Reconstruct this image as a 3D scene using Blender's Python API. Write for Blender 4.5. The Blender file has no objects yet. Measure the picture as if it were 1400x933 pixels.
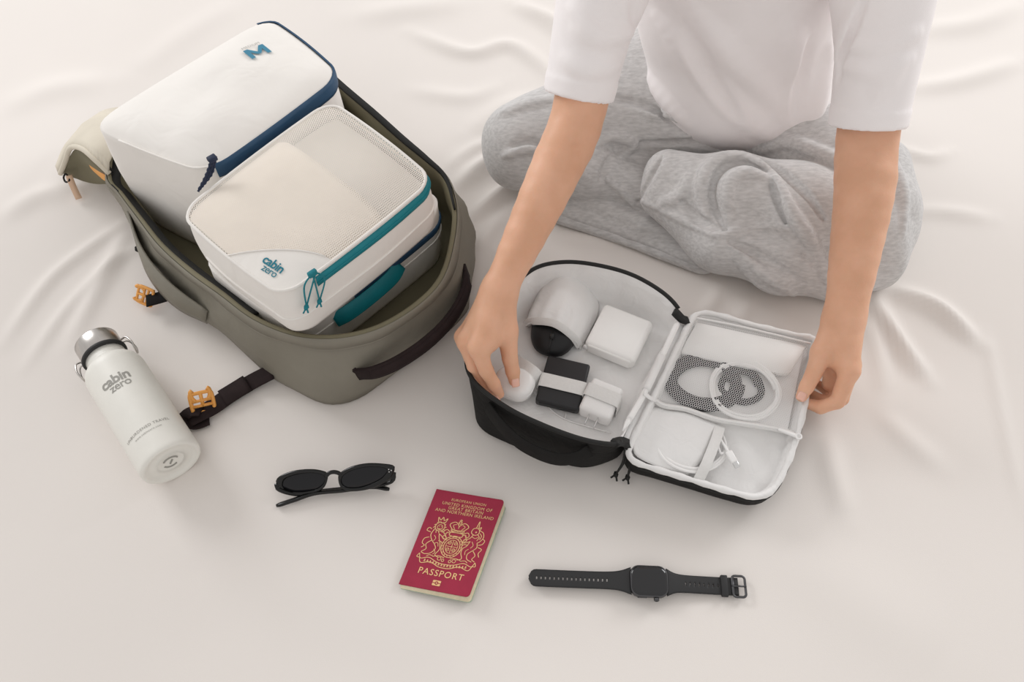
import bpy, bmesh, math, random
import numpy as np
from mathutils import Vector, Matrix

scene = bpy.context.scene
# ------------------------------------------------------------------ camera
FOC, PITCH, CAMH = 1100.0, math.radians(58.3), 1.02      # focal length in pixels of the 1400x933 frame
cam_d = bpy.data.cameras.new('camera')
cam_d.sensor_width = 36.0
cam_d.lens = FOC / 1400.0 * 36.0
cam_d.clip_start = 0.01
cam = bpy.data.objects.new('camera', cam_d)
cam.location = (0, 0, CAMH)
cam.rotation_euler = (math.pi / 2 - PITCH, 0, 0)
scene.collection.objects.link(cam)
scene.camera = cam
# ------------------------------------------------------------------ light
world = bpy.data.worlds.new('world')
scene.world = world
world.use_nodes = True
wb = world.node_tree.nodes['Background']
wb.inputs[0].default_value = (1.0, 0.972, 0.948, 1)
wb.inputs[1].default_value = 0.62
def area(name, loc, target, size, size_y, power, col):
    l = bpy.data.lights.new(name, 'AREA')
    l.shape = 'RECTANGLE'; l.size = size; l.size_y = size_y; l.energy = power; l.color = col
    o = bpy.data.objects.new(name, l)
    o.location = loc
    o.rotation_euler = (Vector(target) - Vector(loc)).to_track_quat('-Z', 'Y').to_euler()
    scene.collection.objects.link(o)
# daylight from the windows on both sides of the room, beyond the head of the bed
area('window_right_offscreen', (3.2, 3.1, 1.9), (0.0, 0.7, 0.0), 1.6, 1.6, 66, (0.985, 0.99, 1.0))
area('window_left_offscreen', (-3.2, 3.0, 1.9), (0.0, 0.7, 0.0), 1.6, 1.6, 62, (0.985, 0.99, 1.0))
scene.view_settings.view_transform = 'Standard'
scene.view_settings.look = 'None'
scene.view_settings.gamma = 1.0
scene.view_settings.use_curve_mapping = False
scene.view_settings.exposure = 0.18

# ------------------------------------------------------------------ helpers
V = lambda *a: np.array(a, float)
def ray(x, y):
    u, v = x - 700.0, y - 466.5
    d = V(u, FOC * math.cos(PITCH) - v * math.sin(PITCH), -(FOC * math.sin(PITCH) + v * math.cos(PITCH)))
    return d / np.linalg.norm(d)
def at(x, y, z=0.0):
    d = ray(x, y)
    return V(0, 0, CAMH) + d * ((z - CAMH) / d[2])
def ats(pts, z=None):
    return np.array([at(*p) if z is None else at(p[0], p[1], z) for p in pts])
def unit(v): return v / (np.linalg.norm(v) + 1e-12)
def spline(pts, n, closed=False):
    """Catmull-Rom resample to n points, evenly by arc length"""
    P = np.array(pts, float)
    if closed: Q = np.vstack([P[-1], P, P[0], P[1]])
    else: Q = np.vstack([2 * P[0] - P[1], P, 2 * P[-1] - P[-2]])
    m = len(Q) - 3
    out = []
    for i in range(m):
        a, b, c, d = Q[i:i + 4]
        for t in np.linspace(0, 1, 16, endpoint=False):
            out.append(.5 * (2 * b + (c - a) * t + (2 * a - 5 * b + 4 * c - d) * t * t + (3 * b - a - 3 * c + d) * t ** 3))
    out.append(Q[m + 1]); out = np.array(out)
    s = np.r_[0, np.cumsum(np.linalg.norm(np.diff(out, axis=0), axis=1))]
    T = np.linspace(0, s[-1], n, endpoint=not closed)
    return np.stack([np.interp(T, s, out[:, k]) for k in range(out.shape[1])], 1)
ORIG = {}
def link(o, parent, props):
    scene.collection.objects.link(o)
    if parent is not None: o.parent = parent
    for k, v in props.items(): o[k] = v
    return o
def thing(name, label, cat, loc, group=None):
    o = bpy.data.objects.new(name, None)
    o.empty_display_size = .05
    o.location = loc
    link(o, None, dict(label=label, category=cat))
    if group: o['group'] = group
    ORIG[o.name] = np.array(loc, float)
    return o
def mesh(name, verts, faces, mat, parent=None, smooth=True, **props):
    verts = np.asarray(verts, float)
    og = ORIG[parent.name] if parent is not None else V(0, 0, 0)
    me = bpy.data.meshes.new(name)
    if isinstance(faces, np.ndarray):
        n, k = faces.shape
        me.vertices.add(len(verts)); me.vertices.foreach_set('co', (verts - og).astype(np.float32).ravel())
        me.loops.add(n * k); me.loops.foreach_set('vertex_index', faces.astype(np.int32).ravel())
        me.polygons.add(n); me.polygons.foreach_set('loop_start', np.arange(0, n * k, k, dtype=np.int32))
        me.update(calc_edges=True); me.validate()
    else:
        me.from_pydata((verts - og).tolist(), [], [tuple(f) for f in faces])
        me.validate()
    if smooth: me.polygons.foreach_set('use_smooth', [True] * len(me.polygons))
    me.materials.append(mat)
    o = bpy.data.objects.new(name, me)
    link(o, parent, props)
    ORIG[o.name] = og
    return o
class MB:
    """collects verts and faces of one part"""
    def __init__(s): s.v = []; s.f = []; s.n = 0
    def add(s, v, f):
        v = np.asarray(v, float)
        s.v.append(v); s.f += [tuple(int(i) + s.n for i in q) for q in f]; s.n += len(v); return s
    def build(s, name, mat, parent=None, smooth=True, **p):
        return mesh(name, np.vstack(s.v), s.f, mat, parent, smooth, **p)
def recalc(o):
    bm = bmesh.new(); bm.from_mesh(o.data); bmesh.ops.recalc_face_normals(bm, faces=bm.faces); bm.to_mesh(o.data); bm.free(); return o
def loft(rings, cap0=True, cap1=True, closed=True):
    n = len(rings[0]); v = np.vstack(rings); f = []
    for i in range(len(rings) - 1):
        for j in range(n if closed else n - 1):
            k = (j + 1) % n
            f.append((i * n + j, i * n + k, (i + 1) * n + k, (i + 1) * n + j))
    if closed and cap0: f.append(tuple(range(n))[::-1])
    if closed and cap1: f.append(tuple(range((len(rings) - 1) * n, len(rings) * n)))
    return v, f
def frames(P, up=None, closed=False):
    P = np.asarray(P, float); n = len(P)
    if closed: T = np.roll(P, -1, 0) - np.roll(P, 1, 0)
    else: T = np.gradient(P, axis=0)
    T = np.array([unit(t) for t in T])
    N = np.zeros_like(T)
    if up is not None:
        for i in range(n):
            u = np.asarray(up[i] if np.ndim(up) == 2 else up, float)
            N[i] = unit(u - T[i] * (u @ T[i]))
    else:
        a = V(0, 0, 1) if abs(T[0][2]) < .9 else V(1, 0, 0)
        N[0] = unit(a - T[0] * (a @ T[0]))
        for i in range(1, n): N[i] = unit(N[i - 1] - T[i] * (N[i - 1] @ T[i]))
    return T, N, np.cross(T, N)
def tube(P, r, k=8, closed=False, flat=1.0, up=None):
    P = np.asarray(P, float); T, N, B = frames(P, up, closed)
    R = np.full(len(P), r, float) if np.ndim(r) == 0 else np.asarray(r, float)
    A = np.linspace(0, 2 * math.pi, k, endpoint=False)
    rings = [P[i] + R[i] * (np.cos(A)[:, None] * B[i] + flat * np.sin(A)[:, None] * N[i]) for i in range(len(P))]
    if closed: rings.append(rings[0]); 
    return loft(rings, not closed, not closed)
def strap(P, width, thick, up, closed=False):
    """flat band: width across, thick along up"""
    P = np.asarray(P, float); T, N, B = frames(P, up, closed)
    W = np.full(len(P), width, float) if np.ndim(width) == 0 else np.asarray(width, float)
    sec = np.array([(-1, -.6), (-.94, -1), (.94, -1), (1, -.6), (1, .6), (.94, 1), (-.94, 1), (-1, .6)])
    rings = [P[i] + sec[:, :1] * B[i] * W[i] / 2 + sec[:, 1:] * N[i] * thick / 2 for i in range(len(P))]
    if closed: rings.append(rings[0])
    return loft(rings, not closed, not closed)
def rbox(size, r, seg=3):
    bm = bmesh.new(); bmesh.ops.create_cube(bm, size=1)
    for v in bm.verts: v.co = Vector((v.co.x * size[0], v.co.y * size[1], v.co.z * size[2]))
    if r > 0: bmesh.ops.bevel(bm, geom=bm.edges[:], offset=r, segments=seg, profile=.5, affect='EDGES')
    bm.verts.index_update()
    v = np.array([v.co[:] for v in bm.verts]); f = [[q.index for q in p.verts] for p in bm.faces]
    bm.free(); return v, f
def place(v, o, X, Y, Z=None):
    X = unit(np.asarray(X, float)); Y = np.asarray(Y, float); Y = unit(Y - X * (X @ Y))
    Z = np.cross(X, Y)
    return np.asarray(o) + v[:, :1] * X + v[:, 1:2] * Y + v[:, 2:3] * Z
def slab(outline, n_up, thick, r=.001):
    """closed outline (Nx3) extruded along n_up with softened edges; the outline is the top face"""
    O = np.asarray(outline, float); c = O.mean(0); n_up = unit(np.asarray(n_up, float))
    inn = lambda d: c + (O - c) * (1 - d / (np.linalg.norm(O - c, axis=1, keepdims=True) + 1e-9))
    return loft([inn(r) - n_up * thick, O - n_up * (thick - r), O - n_up * r, inn(r)])
def rrect(w, h, r, n=6):
    pts = []
    for cx, cy, a0 in ((w / 2 - r, h / 2 - r, 0), (-w / 2 + r, h / 2 - r, 90), (-w / 2 + r, -h / 2 + r, 180), (w / 2 - r, -h / 2 + r, 270)):
        for a in np.linspace(a0, a0 + 90, n):
            pts.append((cx + r * math.cos(math.radians(a)), cy + r * math.sin(math.radians(a))))
    return np.array(pts)
def smin(a, b, k):
    h = np.clip(.5 + .5 * (b - a) / k, 0, 1)
    return b + (a - b) * h - k * h * (1 - h)
def rcone(P, a, b, r1, r2):
    ba = (b - a).astype(np.float32); d = P - a.astype(np.float32)
    t = np.clip(d @ ba / float(ba @ ba), 0, 1)
    d -= t[:, None] * ba
    return np.sqrt(np.einsum('ij,ij->i', d, d)) - (r1 + (r2 - r1) * t)
def ellipsoid(P, c, r):
    q = (P - np.float32(c)) / np.float32(r)
    k = np.sqrt(np.einsum('ij,ij->i', q, q))
    return (k - 1) * min(r)
def march_many(fn, pts):
    D = np.array([ray(x, y) for x, y in pts]); t = np.full(len(D), .5); o = V(0, 0, CAMH)
    for _ in range(140):
        s = fn((o + D * t[:, None]).astype(np.float32)); t += np.where(s > 2e-4, s * .7, 0)
        if (s <= 2e-4).all() : break
    return o + D * t[:, None], t < 2.5
def march(fn, x, y, off=0.0):
    d = ray(x, y); t = .5
    for _ in range(140):
        s = float(fn((V(0, 0, CAMH) + d * t)[None].astype(np.float32))[0])
        if s < 2e-4: break
        t += s * .7
        if t > 3: return None
    return V(0, 0, CAMH) + d * (t + off)
def surface_nets(fn, lo, hi, h, slack=0.0):
    """mesh of fn < 0, evaluated only near the surface"""
    B = 8; lo = np.array(lo, float); n = (np.ceil((np.array(hi) - lo) / h / B)).astype(int)
    idx = np.stack(np.meshgrid(*[np.arange(k) for k in n], indexing='ij'), -1).reshape(-1, 3)
    cen = lo + (idx * B + B / 2) * h
    fc = fn(cen.astype(np.float32))
    near = np.abs(fc) < B * h * 1.05 + slack
    D = np.empty(tuple(n * B), np.float32)
    Dv = D.reshape(n[0], B, n[1], B, n[2], B)
    Dv[:] = np.where(fc > 0, 1, -1).reshape(n[0], 1, n[1], 1, n[2], 1)
    loc = np.stack(np.meshgrid(*[np.arange(B)] * 3, indexing='ij'), -1).reshape(-1, 3)
    ni = idx[near]
    for s in range(0, len(ni), 900):
        q = ni[s:s + 900]
        g = (q[:, None, :] * B + loc[None]).reshape(-1, 3)
        D[g[:, 0], g[:, 1], g[:, 2]] = fn((lo + g * h).astype(np.float32))
    S = D < 0
    cnt = np.zeros(tuple(np.array(D.shape) - 1), np.int8)
    for c in np.ndindex(2, 2, 2):
        cnt += S[c[0]:c[0] + cnt.shape[0], c[1]:c[1] + cnt.shape[1], c[2]:c[2] + cnt.shape[2]]
    cells = np.argwhere((cnt > 0) & (cnt < 8))
    cid = np.full(cnt.shape, -1, np.int32); cid[cells[:, 0], cells[:, 1], cells[:, 2]] = np.arange(len(cells))
    acc = np.zeros((len(cells), 3)); num = np.zeros(len(cells))
    corners = list(np.ndindex(2, 2, 2))
    for a in corners:
        for ax in range(3):
            if a[ax]: continue
            b = list(a); b[ax] = 1
            pa = cells + a; pb = cells + b
            da = D[pa[:, 0], pa[:, 1], pa[:, 2]]; db = D[pb[:, 0], pb[:, 1], pb[:, 2]]
            m = (da < 0) != (db < 0)
            t = da[m] / (da[m] - db[m])
            p = pa[m].astype(float); p[:, ax] += t
            acc[m] += p; num[m] += 1
    verts = lo + acc / num[:, None] * h
    faces = []
    for ax in range(3):
        sl = [slice(None)] * 3; sl[ax] = slice(0, -1); s2 = [slice(None)] * 3; s2[ax] = slice(1, None)
        E = np.argwhere(S[tuple(sl)] != S[tuple(s2)])
        o1, o2 = [k for k in range(3) if k != ax]
        E = E[(E[:, o1] > 0) & (E[:, o2] > 0) & (E[:, o1] < cnt.shape[o1]) & (E[:, o2] < cnt.shape[o2])]
        q = []
        for d1, d2 in ((0, 0), (1, 0), (1, 1), (0, 1)):
            c = E.copy(); c[:, o1] -= d1; c[:, o2] -= d2
            q.append(cid[c[:, 0], c[:, 1], c[:, 2]])
        q = np.stack(q, 1)
        ins = S[E[:, 0], E[:, 1], E[:, 2]]
        flip = ins if ax != 1 else ~ins
        q[~flip] = q[~flip][:, ::-1]
        faces.append(q)
    F = np.vstack(faces)
    F = F[(F >= 0).all(1)]
    return verts, F

# ------------------------------------------------------------------ materials
def mat(name, col, rough=.7, var=.0, nscale=30., bump=.0, bscale=400., metal=0., spec=.4, sss=0., coat=0., alpha=1., trans=0., stretch=None, col2=None, sheen=0., lo=.35, hi=.65, crumple=0., cscale=30.):
    m = bpy.data.materials.new(name); m.use_nodes = True
    nt = m.node_tree; b = nt.nodes['Principled BSDF']; N = nt.nodes.new; L = nt.links.new
    c = tuple(col) + (1,)
    b.inputs['Base Color'].default_value = c
    b.inputs['Roughness'].default_value = rough
    b.inputs['Metallic'].default_value = metal
    b.inputs['Specular IOR Level'].default_value = spec
    b.inputs['Coat Weight'].default_value = coat
    b.inputs['Transmission Weight'].default_value = trans
    b.inputs['Sheen Weight'].default_value = sheen
    if sss:
        b.inputs['Subsurface Weight'].default_value = sss
        b.inputs['Subsurface Radius'].default_value = (1, .35, .2)
        b.inputs['Subsurface Scale'].default_value = .006
    tc = N('ShaderNodeTexCoord'); mp = N('ShaderNodeMapping')
    L(tc.outputs['Object'], mp.inputs[0])
    if stretch: mp.inputs['Scale'].default_value = stretch
    if var or col2:
        n = N('ShaderNodeTexNoise'); n.inputs['Scale'].default_value = nscale; n.inputs['Detail'].default_value = 4
        L(mp.outputs[0], n.inputs['Vector'])
        r = N('ShaderNodeValToRGB'); L(n.outputs['Fac'], r.inputs[0])
        r.color_ramp.elements[0].position = lo; r.color_ramp.elements[1].position = hi
        r.color_ramp.elements[0].color = tuple(x * (1 - var) for x in col) + (1,)
        r.color_ramp.elements[1].color = (tuple(col2) + (1,)) if col2 else tuple(min(1, x * (1 + var)) for x in col) + (1,)
        L(r.outputs[0], b.inputs['Base Color'])
    if bump:
        n2 = N('ShaderNodeTexNoise'); n2.inputs['Scale'].default_value = bscale; n2.inputs['Detail'].default_value = 3
        L(tc.outputs['Object'], n2.inputs['Vector'])
        bp = N('ShaderNodeBump'); bp.inputs['Strength'].default_value = bump; bp.inputs['Distance'].default_value = .001
        L(n2.outputs['Fac'], bp.inputs['Height']); L(bp.outputs[0], b.inputs['Normal'])
        if crumple:
            n3 = N('ShaderNodeTexNoise'); n3.inputs['Scale'].default_value = cscale; n3.inputs['Detail'].default_value = 2; n3.inputs['Distortion'].default_value = 1.2
            L(tc.outputs['Object'], n3.inputs['Vector'])
            b2 = N('ShaderNodeBump'); b2.inputs['Strength'].default_value = crumple; b2.inputs['Distance'].default_value = .006
            L(n3.outputs['Fac'], b2.inputs['Height']); L(b2.outputs[0], bp.inputs['Normal'])
    return m
def weave(name, col, col2, scale, rough=.8, bump=.4):
    """woven cloth: two crossed sets of threads"""
    m = mat(name, col, rough); nt = m.node_tree; b = nt.nodes['Principled BSDF']; N = nt.nodes.new; L = nt.links.new
    tc = N('ShaderNodeTexCoord'); ck = N('ShaderNodeTexNoise'); ck.inputs['Scale'].default_value = scale; ck.inputs['Detail'].default_value = 2
    L(tc.outputs['Object'], ck.inputs['Vector'])
    mx = N('ShaderNodeValToRGB'); mx.color_ramp.elements[0].position = .35; mx.color_ramp.elements[1].position = .65
    mx.color_ramp.elements[0].color = tuple(col) + (1,); mx.color_ramp.elements[1].color = tuple(col2) + (1,)
    L(ck.outputs['Fac'], mx.inputs[0]); L(mx.outputs[0], b.inputs['Base Color'])
    bp = N('ShaderNodeBump'); bp.inputs['Strength'].default_value = bump; bp.inputs['Distance'].default_value = .0008
    L(ck.outputs['Fac'], bp.inputs['Height']); L(bp.outputs[0], b.inputs['Normal'])
    return m
def lin(r, g, b): return tuple((c / 255 / 12.92) if c / 255 < .04045 else ((c / 255 + .055) / 1.055) ** 2.4 for c in (r, g, b))
M = {}
M['sheet'] = mat('sheet_cotton', lin(232, 226, 221), .85, .012, 3., .12, 900, spec=.2)
M['olive'] = mat('olive_ripstop', lin(132, 127, 115), .62, .05, 14., .25, 1200, spec=.4, crumple=.35, cscale=18.)
M['olive_in'] = mat('olive_lining', lin(122, 116, 94), .7, .06, 14., .2, 1200, spec=.3)
M['beige'] = mat('beige_fabric', lin(214, 206, 190), .75, .03, 20., .2, 900)
M['dark'] = mat('dark_brown_webbing', lin(44, 34, 34), .85, .1, 60., .5, 1500, spec=.2)
M['black_web'] = mat('black_webbing', lin(22, 20, 20), .85, .1, 60., .5, 1500, spec=.2)
M['orange'] = mat('orange_plastic', lin(238, 168, 84), .4, .03, 20., spec=.5)
M['pinkpull'] = mat('pink_beige_leather', lin(222, 188, 160), .5, .03, 30.)
M['zip_black'] = mat('black_zip_tape', lin(24, 24, 23), .6, .1, 200., .3, 1500)
M['cube_white'] = mat('offwhite_nylon', lin(238, 234, 229), .6, .012, 10., .12, 900, spec=.3, crumple=.35, cscale=16.)
M['cube_mesh'] = mat('offwhite_netting', lin(248, 240, 230), .75, .01, 40., spec=.2)
M['clothes'] = mat('packed_cream_cloth', lin(250, 243, 234), .9, .02, 20., .3, 300)
M['navy'] = mat('navy_zip_tape', lin(40, 74, 104), .55, .06, 60., .3, 1200)
M['navy_dark'] = mat('navy_cord', lin(28, 40, 66), .6, .3, 700., .3, 1500)
M['teal'] = mat('teal_zip_tape', lin(16, 128, 140), .5, .05, 60., .3, 1200)
M['teal_cord'] = mat('teal_cord', lin(20, 124, 136), .6, .1, 400., .3, 1500)
M['print_blue'] = mat('steel_blue_print', lin(58, 128, 156), .6, .03, 60.)
M['print_teal'] = mat('teal_print', lin(22, 120, 140), .6, .03, 60.)
M['bottle'] = mat('ivory_powder_coat', lin(234, 232, 225), .42, .01, 60., .12, 2500, spec=.5)
M['steel'] = mat('brushed_steel', lin(196, 192, 188), .28, .06, 30., metal=1., stretch=(1, 1, 12))
M['print_grey'] = mat('grey_print', lin(158, 156, 150), .5, .03, 60.)
M['rubber'] = mat('black_rubber', lin(40, 40, 40), .6)
M['black_gloss'] = mat('black_acetate', (.005, .005, .005), .18, spec=.4)
M['lens'] = mat('dark_lens', (.006, .006, .008), .1, spec=.35)
M['chrome'] = mat('chrome', (.75, .75, .75), .15, metal=1.)
M['burgundy'] = mat('burgundy_cover', lin(160, 38, 66), .55, .05, 60., .2, 900, spec=.35)
M['gold'] = mat('gold_foil', lin(238, 196, 140), .4, .06, 300., metal=.15)
M['pages'] = mat('passport_pages', lin(236, 224, 196), .8, .04, 200.)
M['page_green'] = mat('greenish_page_edge', lin(176, 190, 170), .8, .05, 200.)
M['watch_band'] = mat('black_silicone', lin(44, 44, 45), .6, .03, 60.)
M['watch_case'] = mat('graphite_metal', lin(92, 92, 94), .35, metal=1.)
M['watch_glass'] = mat('watch_glass', lin(36, 36, 38), .14, spec=.5)
M['pouch_black'] = mat('black_nylon', lin(24, 23, 22), .75, .12, 30., .4, 900, spec=.25, crumple=.5, cscale=30.)
M['lining'] = mat('grey_lining', lin(234, 233, 232), .65, .02, 20., .15, 700, spec=.3, crumple=.5, cscale=32.)
M['lining_white'] = mat('white_lining', lin(234, 233, 232), .7, .012, 20., .15, 700, spec=.3, crumple=.3, cscale=40.)
M['elastic'] = mat('white_elastic', lin(226, 225, 223), .8, .02, 300., .3, 1500)
M['white_pl'] = mat('white_plastic', lin(240, 239, 238), .25, spec=.5)
M['white_soft'] = mat('white_soft_leather', lin(242, 241, 239), .6, .015, 20., .15, 300)
M['black_pl'] = mat('black_plastic', lin(38, 38, 40), .4, .03, 40., .05, 1500)
M['black_soft'] = mat('black_matte', lin(24, 24, 26), .5)
M['netting'] = mat('white_netting', lin(244, 243, 242), .7, spec=.2)
M['cable'] = mat('white_cable', lin(242, 241, 240), .4)
M['cable_grey'] = mat('dark_cable', lin(34, 34, 36), .5)
M['skin'] = mat('skin', lin(224, 172, 140), .5, .04, 26., .22, 420, spec=.35, sss=.25, col2=lin(230, 180, 150))
M['nail'] = mat('fingernail', lin(244, 186, 168), .22, spec=.5, sss=.2)
M['tshirt'] = mat('white_jersey', lin(250, 245, 245), .9, .01, 20., .3, 1500, spec=.15, crumple=.3, cscale=14.)
M['heather'] = mat('grey_heather_fleece', lin(196, 194, 193), .95, .03, 260., .5, 900, spec=.1, stretch=(.3, 1., 1.), col2=lin(216, 214, 213), sheen=.2, lo=.32, hi=.68)
M['hair'] = mat('dark_hair', lin(40, 30, 26), .6, .2, 80.)

def text2d(s, size, bold=0.0, spacing=1.0):
    c = bpy.data.curves.new('lettering', 'FONT'); c.body = s; c.size = size; c.offset = bold * size; c.resolution_u = 3
    c.align_x = 'CENTER'; c.align_y = 'CENTER'; c.space_character = spacing
    o = bpy.data.objects.new('lettering', c); scene.collection.objects.link(o)
    dg = bpy.context.evaluated_depsgraph_get(); dg.update()
    me = o.evaluated_get(dg).to_mesh()
    v = np.array([q.co[:] for q in me.vertices]); f = [tuple(p.vertices) for p in me.polygons]
    o.evaluated_get(dg).to_mesh_clear()
    bpy.data.objects.remove(o); bpy.data.curves.remove(c)
    return v, f
# ------------------------------------------------------------------ the bed sheet
folds = [  # polyline in the photograph's frame laid on the bed plane, height, half width
 ([(0,470),(60,390),(105,350),(190,290)],.0035,.010), ([(30,500),(90,420),(150,360),(200,330)],.003,.009), ([(90,470),(140,380),(175,310)],.004,.013),
 ([(560,40),(640,70),(700,60),(770,110)],.006,.016), ([(640,180),(700,140),(760,135)],.004,.02), ([(700,0),(760,30),(800,70)],.008,.018),
 ([(620,260),(660,225),(720,200)],.009,.014), ([(640,300),(690,260),(740,240)],.008,.012), ([(610,230),(650,200),(700,190)],.004,.012), ([(650,345),(690,290)],.004,.012),
 ([(1215,395),(1280,420),(1340,470)],.009,.013), ([(1195,410),(1230,470),(1270,520)],.009,.012), ([(1185,430),(1200,480),(1210,540)],.004,.014),
 ([(1225,290),(1290,290),(1360,298)],.004,.014), ([(1230,120),(1310,110),(1400,80)],.006,.02), ([(1240,40),(1330,30),(1400,0)],.006,.025), ([(1220,200),(1270,215),(1300,205)],.004,.012),
 ([(1350,450),(1370,560),(1400,700)],.002,.008), ([(1130,590),(1140,650),(1160,710)],.004,.016), ([(1200,560),(1240,600),(1290,640)],.003,.016),
 ([(480,20),(560,10),(640,0)],.005,.03), ([(380,400),(300,640),(250,800)],.003,.06), ([(300,720),(500,830),(640,900)],.003,.05), ([(1060,740),(1180,820),(1300,900)],.003,.05),
 ([(760,320),(840,330),(900,350)],.003,.012), ([(960,430),(975,410),(985,390)],.003,.010), ([(1010,440),(1020,420),(1030,400)],.003,.010), ([(0,150),(70,120),(150,110)],.004,.03), ([(0,300),(50,270),(100,262)],.004,.02),
 ([(560,120),(640,130),(690,110)],.003,.018), ([(180,100),(260,40),(330,0)],.003,.03)]
nx, ny = 460, 420
gx = np.linspace(-1.75, 1.75, nx); gy = np.linspace(-.45, 2.75, ny)
X, Y = np.meshgrid(gx, gy)
Zs = np.zeros_like(X)
for poly, hgt, wid in folds:
    P = spline(ats(poly, 0.0)[:, :2], 24); wid *= .75
    best = np.full(X.shape, 1e9); tt = np.zeros(X.shape)
    for i in range(len(P) - 1):
        a, b = P[i], P[i + 1]; d = b - a
        t = np.clip(((X - a[0]) * d[0] + (Y - a[1]) * d[1]) / (d @ d), 0, 1)
        r2 = (X - a[0] - t * d[0]) ** 2 + (Y - a[1] - t * d[1]) ** 2
        m = r2 < best; best[m] = r2[m]; tt[m] = (i + t[m]) / (len(P) - 1)
    Zs += 1.9 * hgt * np.exp(-best / (2 * wid * wid)) * np.clip(np.sin(math.pi * np.clip(tt, .03, .97)), 0, 1) ** .6
rng = random.Random(3)
for _ in range(16):
    kx, ky, ph = rng.uniform(-9, 9), rng.uniform(-9, 9), rng.uniform(0, 6.3)
    Zs += .0006 * np.sin(kx * X + ky * Y + ph)
far = np.clip((Y - 1.5) / .8, 0, 1) + np.clip((np.abs(X) - 1.1) / .5, 0, 1)
Zs += far * .006 * np.sin(7 * X + 3 * Y + np.sin(4 * Y)) 
Zs -= .0045
idx = np.arange(nx * ny).reshape(ny, nx)
F = np.stack([idx[:-1, :-1], idx[:-1, 1:], idx[1:, 1:], idx[1:, :-1]], -1).reshape(-1, 4)
bed = thing('bed', 'bed with a softly creased white cotton sheet under everything', 'bed', (0, 1.15, -.25))
mesh('bed_sheet', np.stack([X, Y, Zs], -1).reshape(-1, 3), F, M['sheet'], bed)
v, f = rbox((3.48, 3.18, .22), .04, 4)
mesh('mattress', place(v, V(0, 1.15, -.14), (1, 0, 0), (0, 1, 0)), f, M['sheet'], bed)
def sheet_z(x, y):
    i = int(np.clip((y + .45) / 3.2 * (ny - 1), 0, ny - 1)); j = int(np.clip((x + 1.75) / 3.5 * (nx - 1), 0, nx - 1))
    return Zs[i, j]
# ------------------------------------------------------------------ the backpack
LDIR = unit(V(.67, -.74, 0)); WDIR = V(-LDIR[1], LDIR[0], 0)      # along the bag towards its bottom end; across it
rim_px = [(405,58,.165),(455,108,.165),(513,158,.155),(552,193,.145),(583,219,.135),(610,246,.125),(622,288,.12),(617,338,.12),(602,382,.12),(570,416,.12),(523,445,.12),(476,459,.12),
          (429,461,.12),(388,453,.12),(344,433,.115),(303,402,.11),(259,370,.105),(220,335,.10),(190,297,.10),(165,264,.10),(148,238,.105),(165,180,.10),(225,120,.10),(300,75,.12),(365,48,.15)]
base_px = [None]*8 + [(636,430),(586,478),(542,509),(491,545),(447,553),(403,534),(366,512),(320,470),(275,427),(235,392),(203,343),(184,305),(168,272)] + [None]*4
rimW = ats(rim_px)
cen = rimW.mean(0)
baseW = []
for i, b in enumerate(base_px):
    if b is None:
        d = unit((rimW[i] - cen) * V(1, 1, 0)); o = .022 if 4 < i < 8 else (.012 if i <= 4 else .0)
        q = rimW[i] + d * o; q[2] = .004
    else: q = at(b[0], b[1], .004)
    baseW.append(q)
baseW = np.array(baseW)
NB = 150
def ring(ctrl): return spline(ctrl, NB, True)
# same parametrisation for every ring: resample all control rings with the rim's arc length
def rings_from(stack):
    """stack: (K, n, 3) control rings -> K rings of NB points following one shared parameter"""
    S = np.concatenate(stack, axis=1)
    R = spline(S, NB, True)
    return [R[:, 3 * i:3 * i + 3] for i in range(len(stack))]
out = lambda W, d: W + np.array([unit((w - cen) * V(1, 1, 0)) for w in W]) * d
def mixz(t, bulge):
    Q = baseW * (1 - t) + rimW * t
    return out(Q, bulge)
ctr = [baseW + V(0, 0, 0), mixz(.10, .004), mixz(.3, .010), mixz(.55, .011), mixz(.8, .006), mixz(.94, .003), mixz(1, .0025)]
R = rings_from(ctr)
A = np.linspace(0, 2 * math.pi, NB, endpoint=False)
for k, r in enumerate(R[1:-2]):      # soft dents of the limp fabric
    o_ = np.array([unit((w - cen) * V(1, 1, 0)) for w in r])
    r += o_ * (.0035 * np.sin(9 * A + k * 1.3) + .002 * np.sin(21 * A + k * 2.1))[:, None] * (1 if k else .4)
for r in R: r[:, 2] = np.maximum(r[:, 2], .002)
bag = thing('backpack', 'open olive green travel backpack lying on its back, filled with white packing cubes', 'backpack', (cen[0], cen[1], 0))
inner0 = out(R[0], -.03); inner0[:, 2] = .003
shell = mesh('shell', *loft([inner0] + R, True, False), M['olive'], bag)
RIM = R[-1]
# lining: over the rim and down the inside to the floor
li = [RIM + V(0, 0, .0), out(RIM, -.004) + V(0, 0, .0015), out(RIM, -.007), out(R[4], -.014), out(R[2], -.022), out(R[1], -.03), out(R[0], -.05)]
li[-1][:, 2] = .008
mesh('lining', *loft(li, False, True), M['olive_in'], bag)
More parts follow.
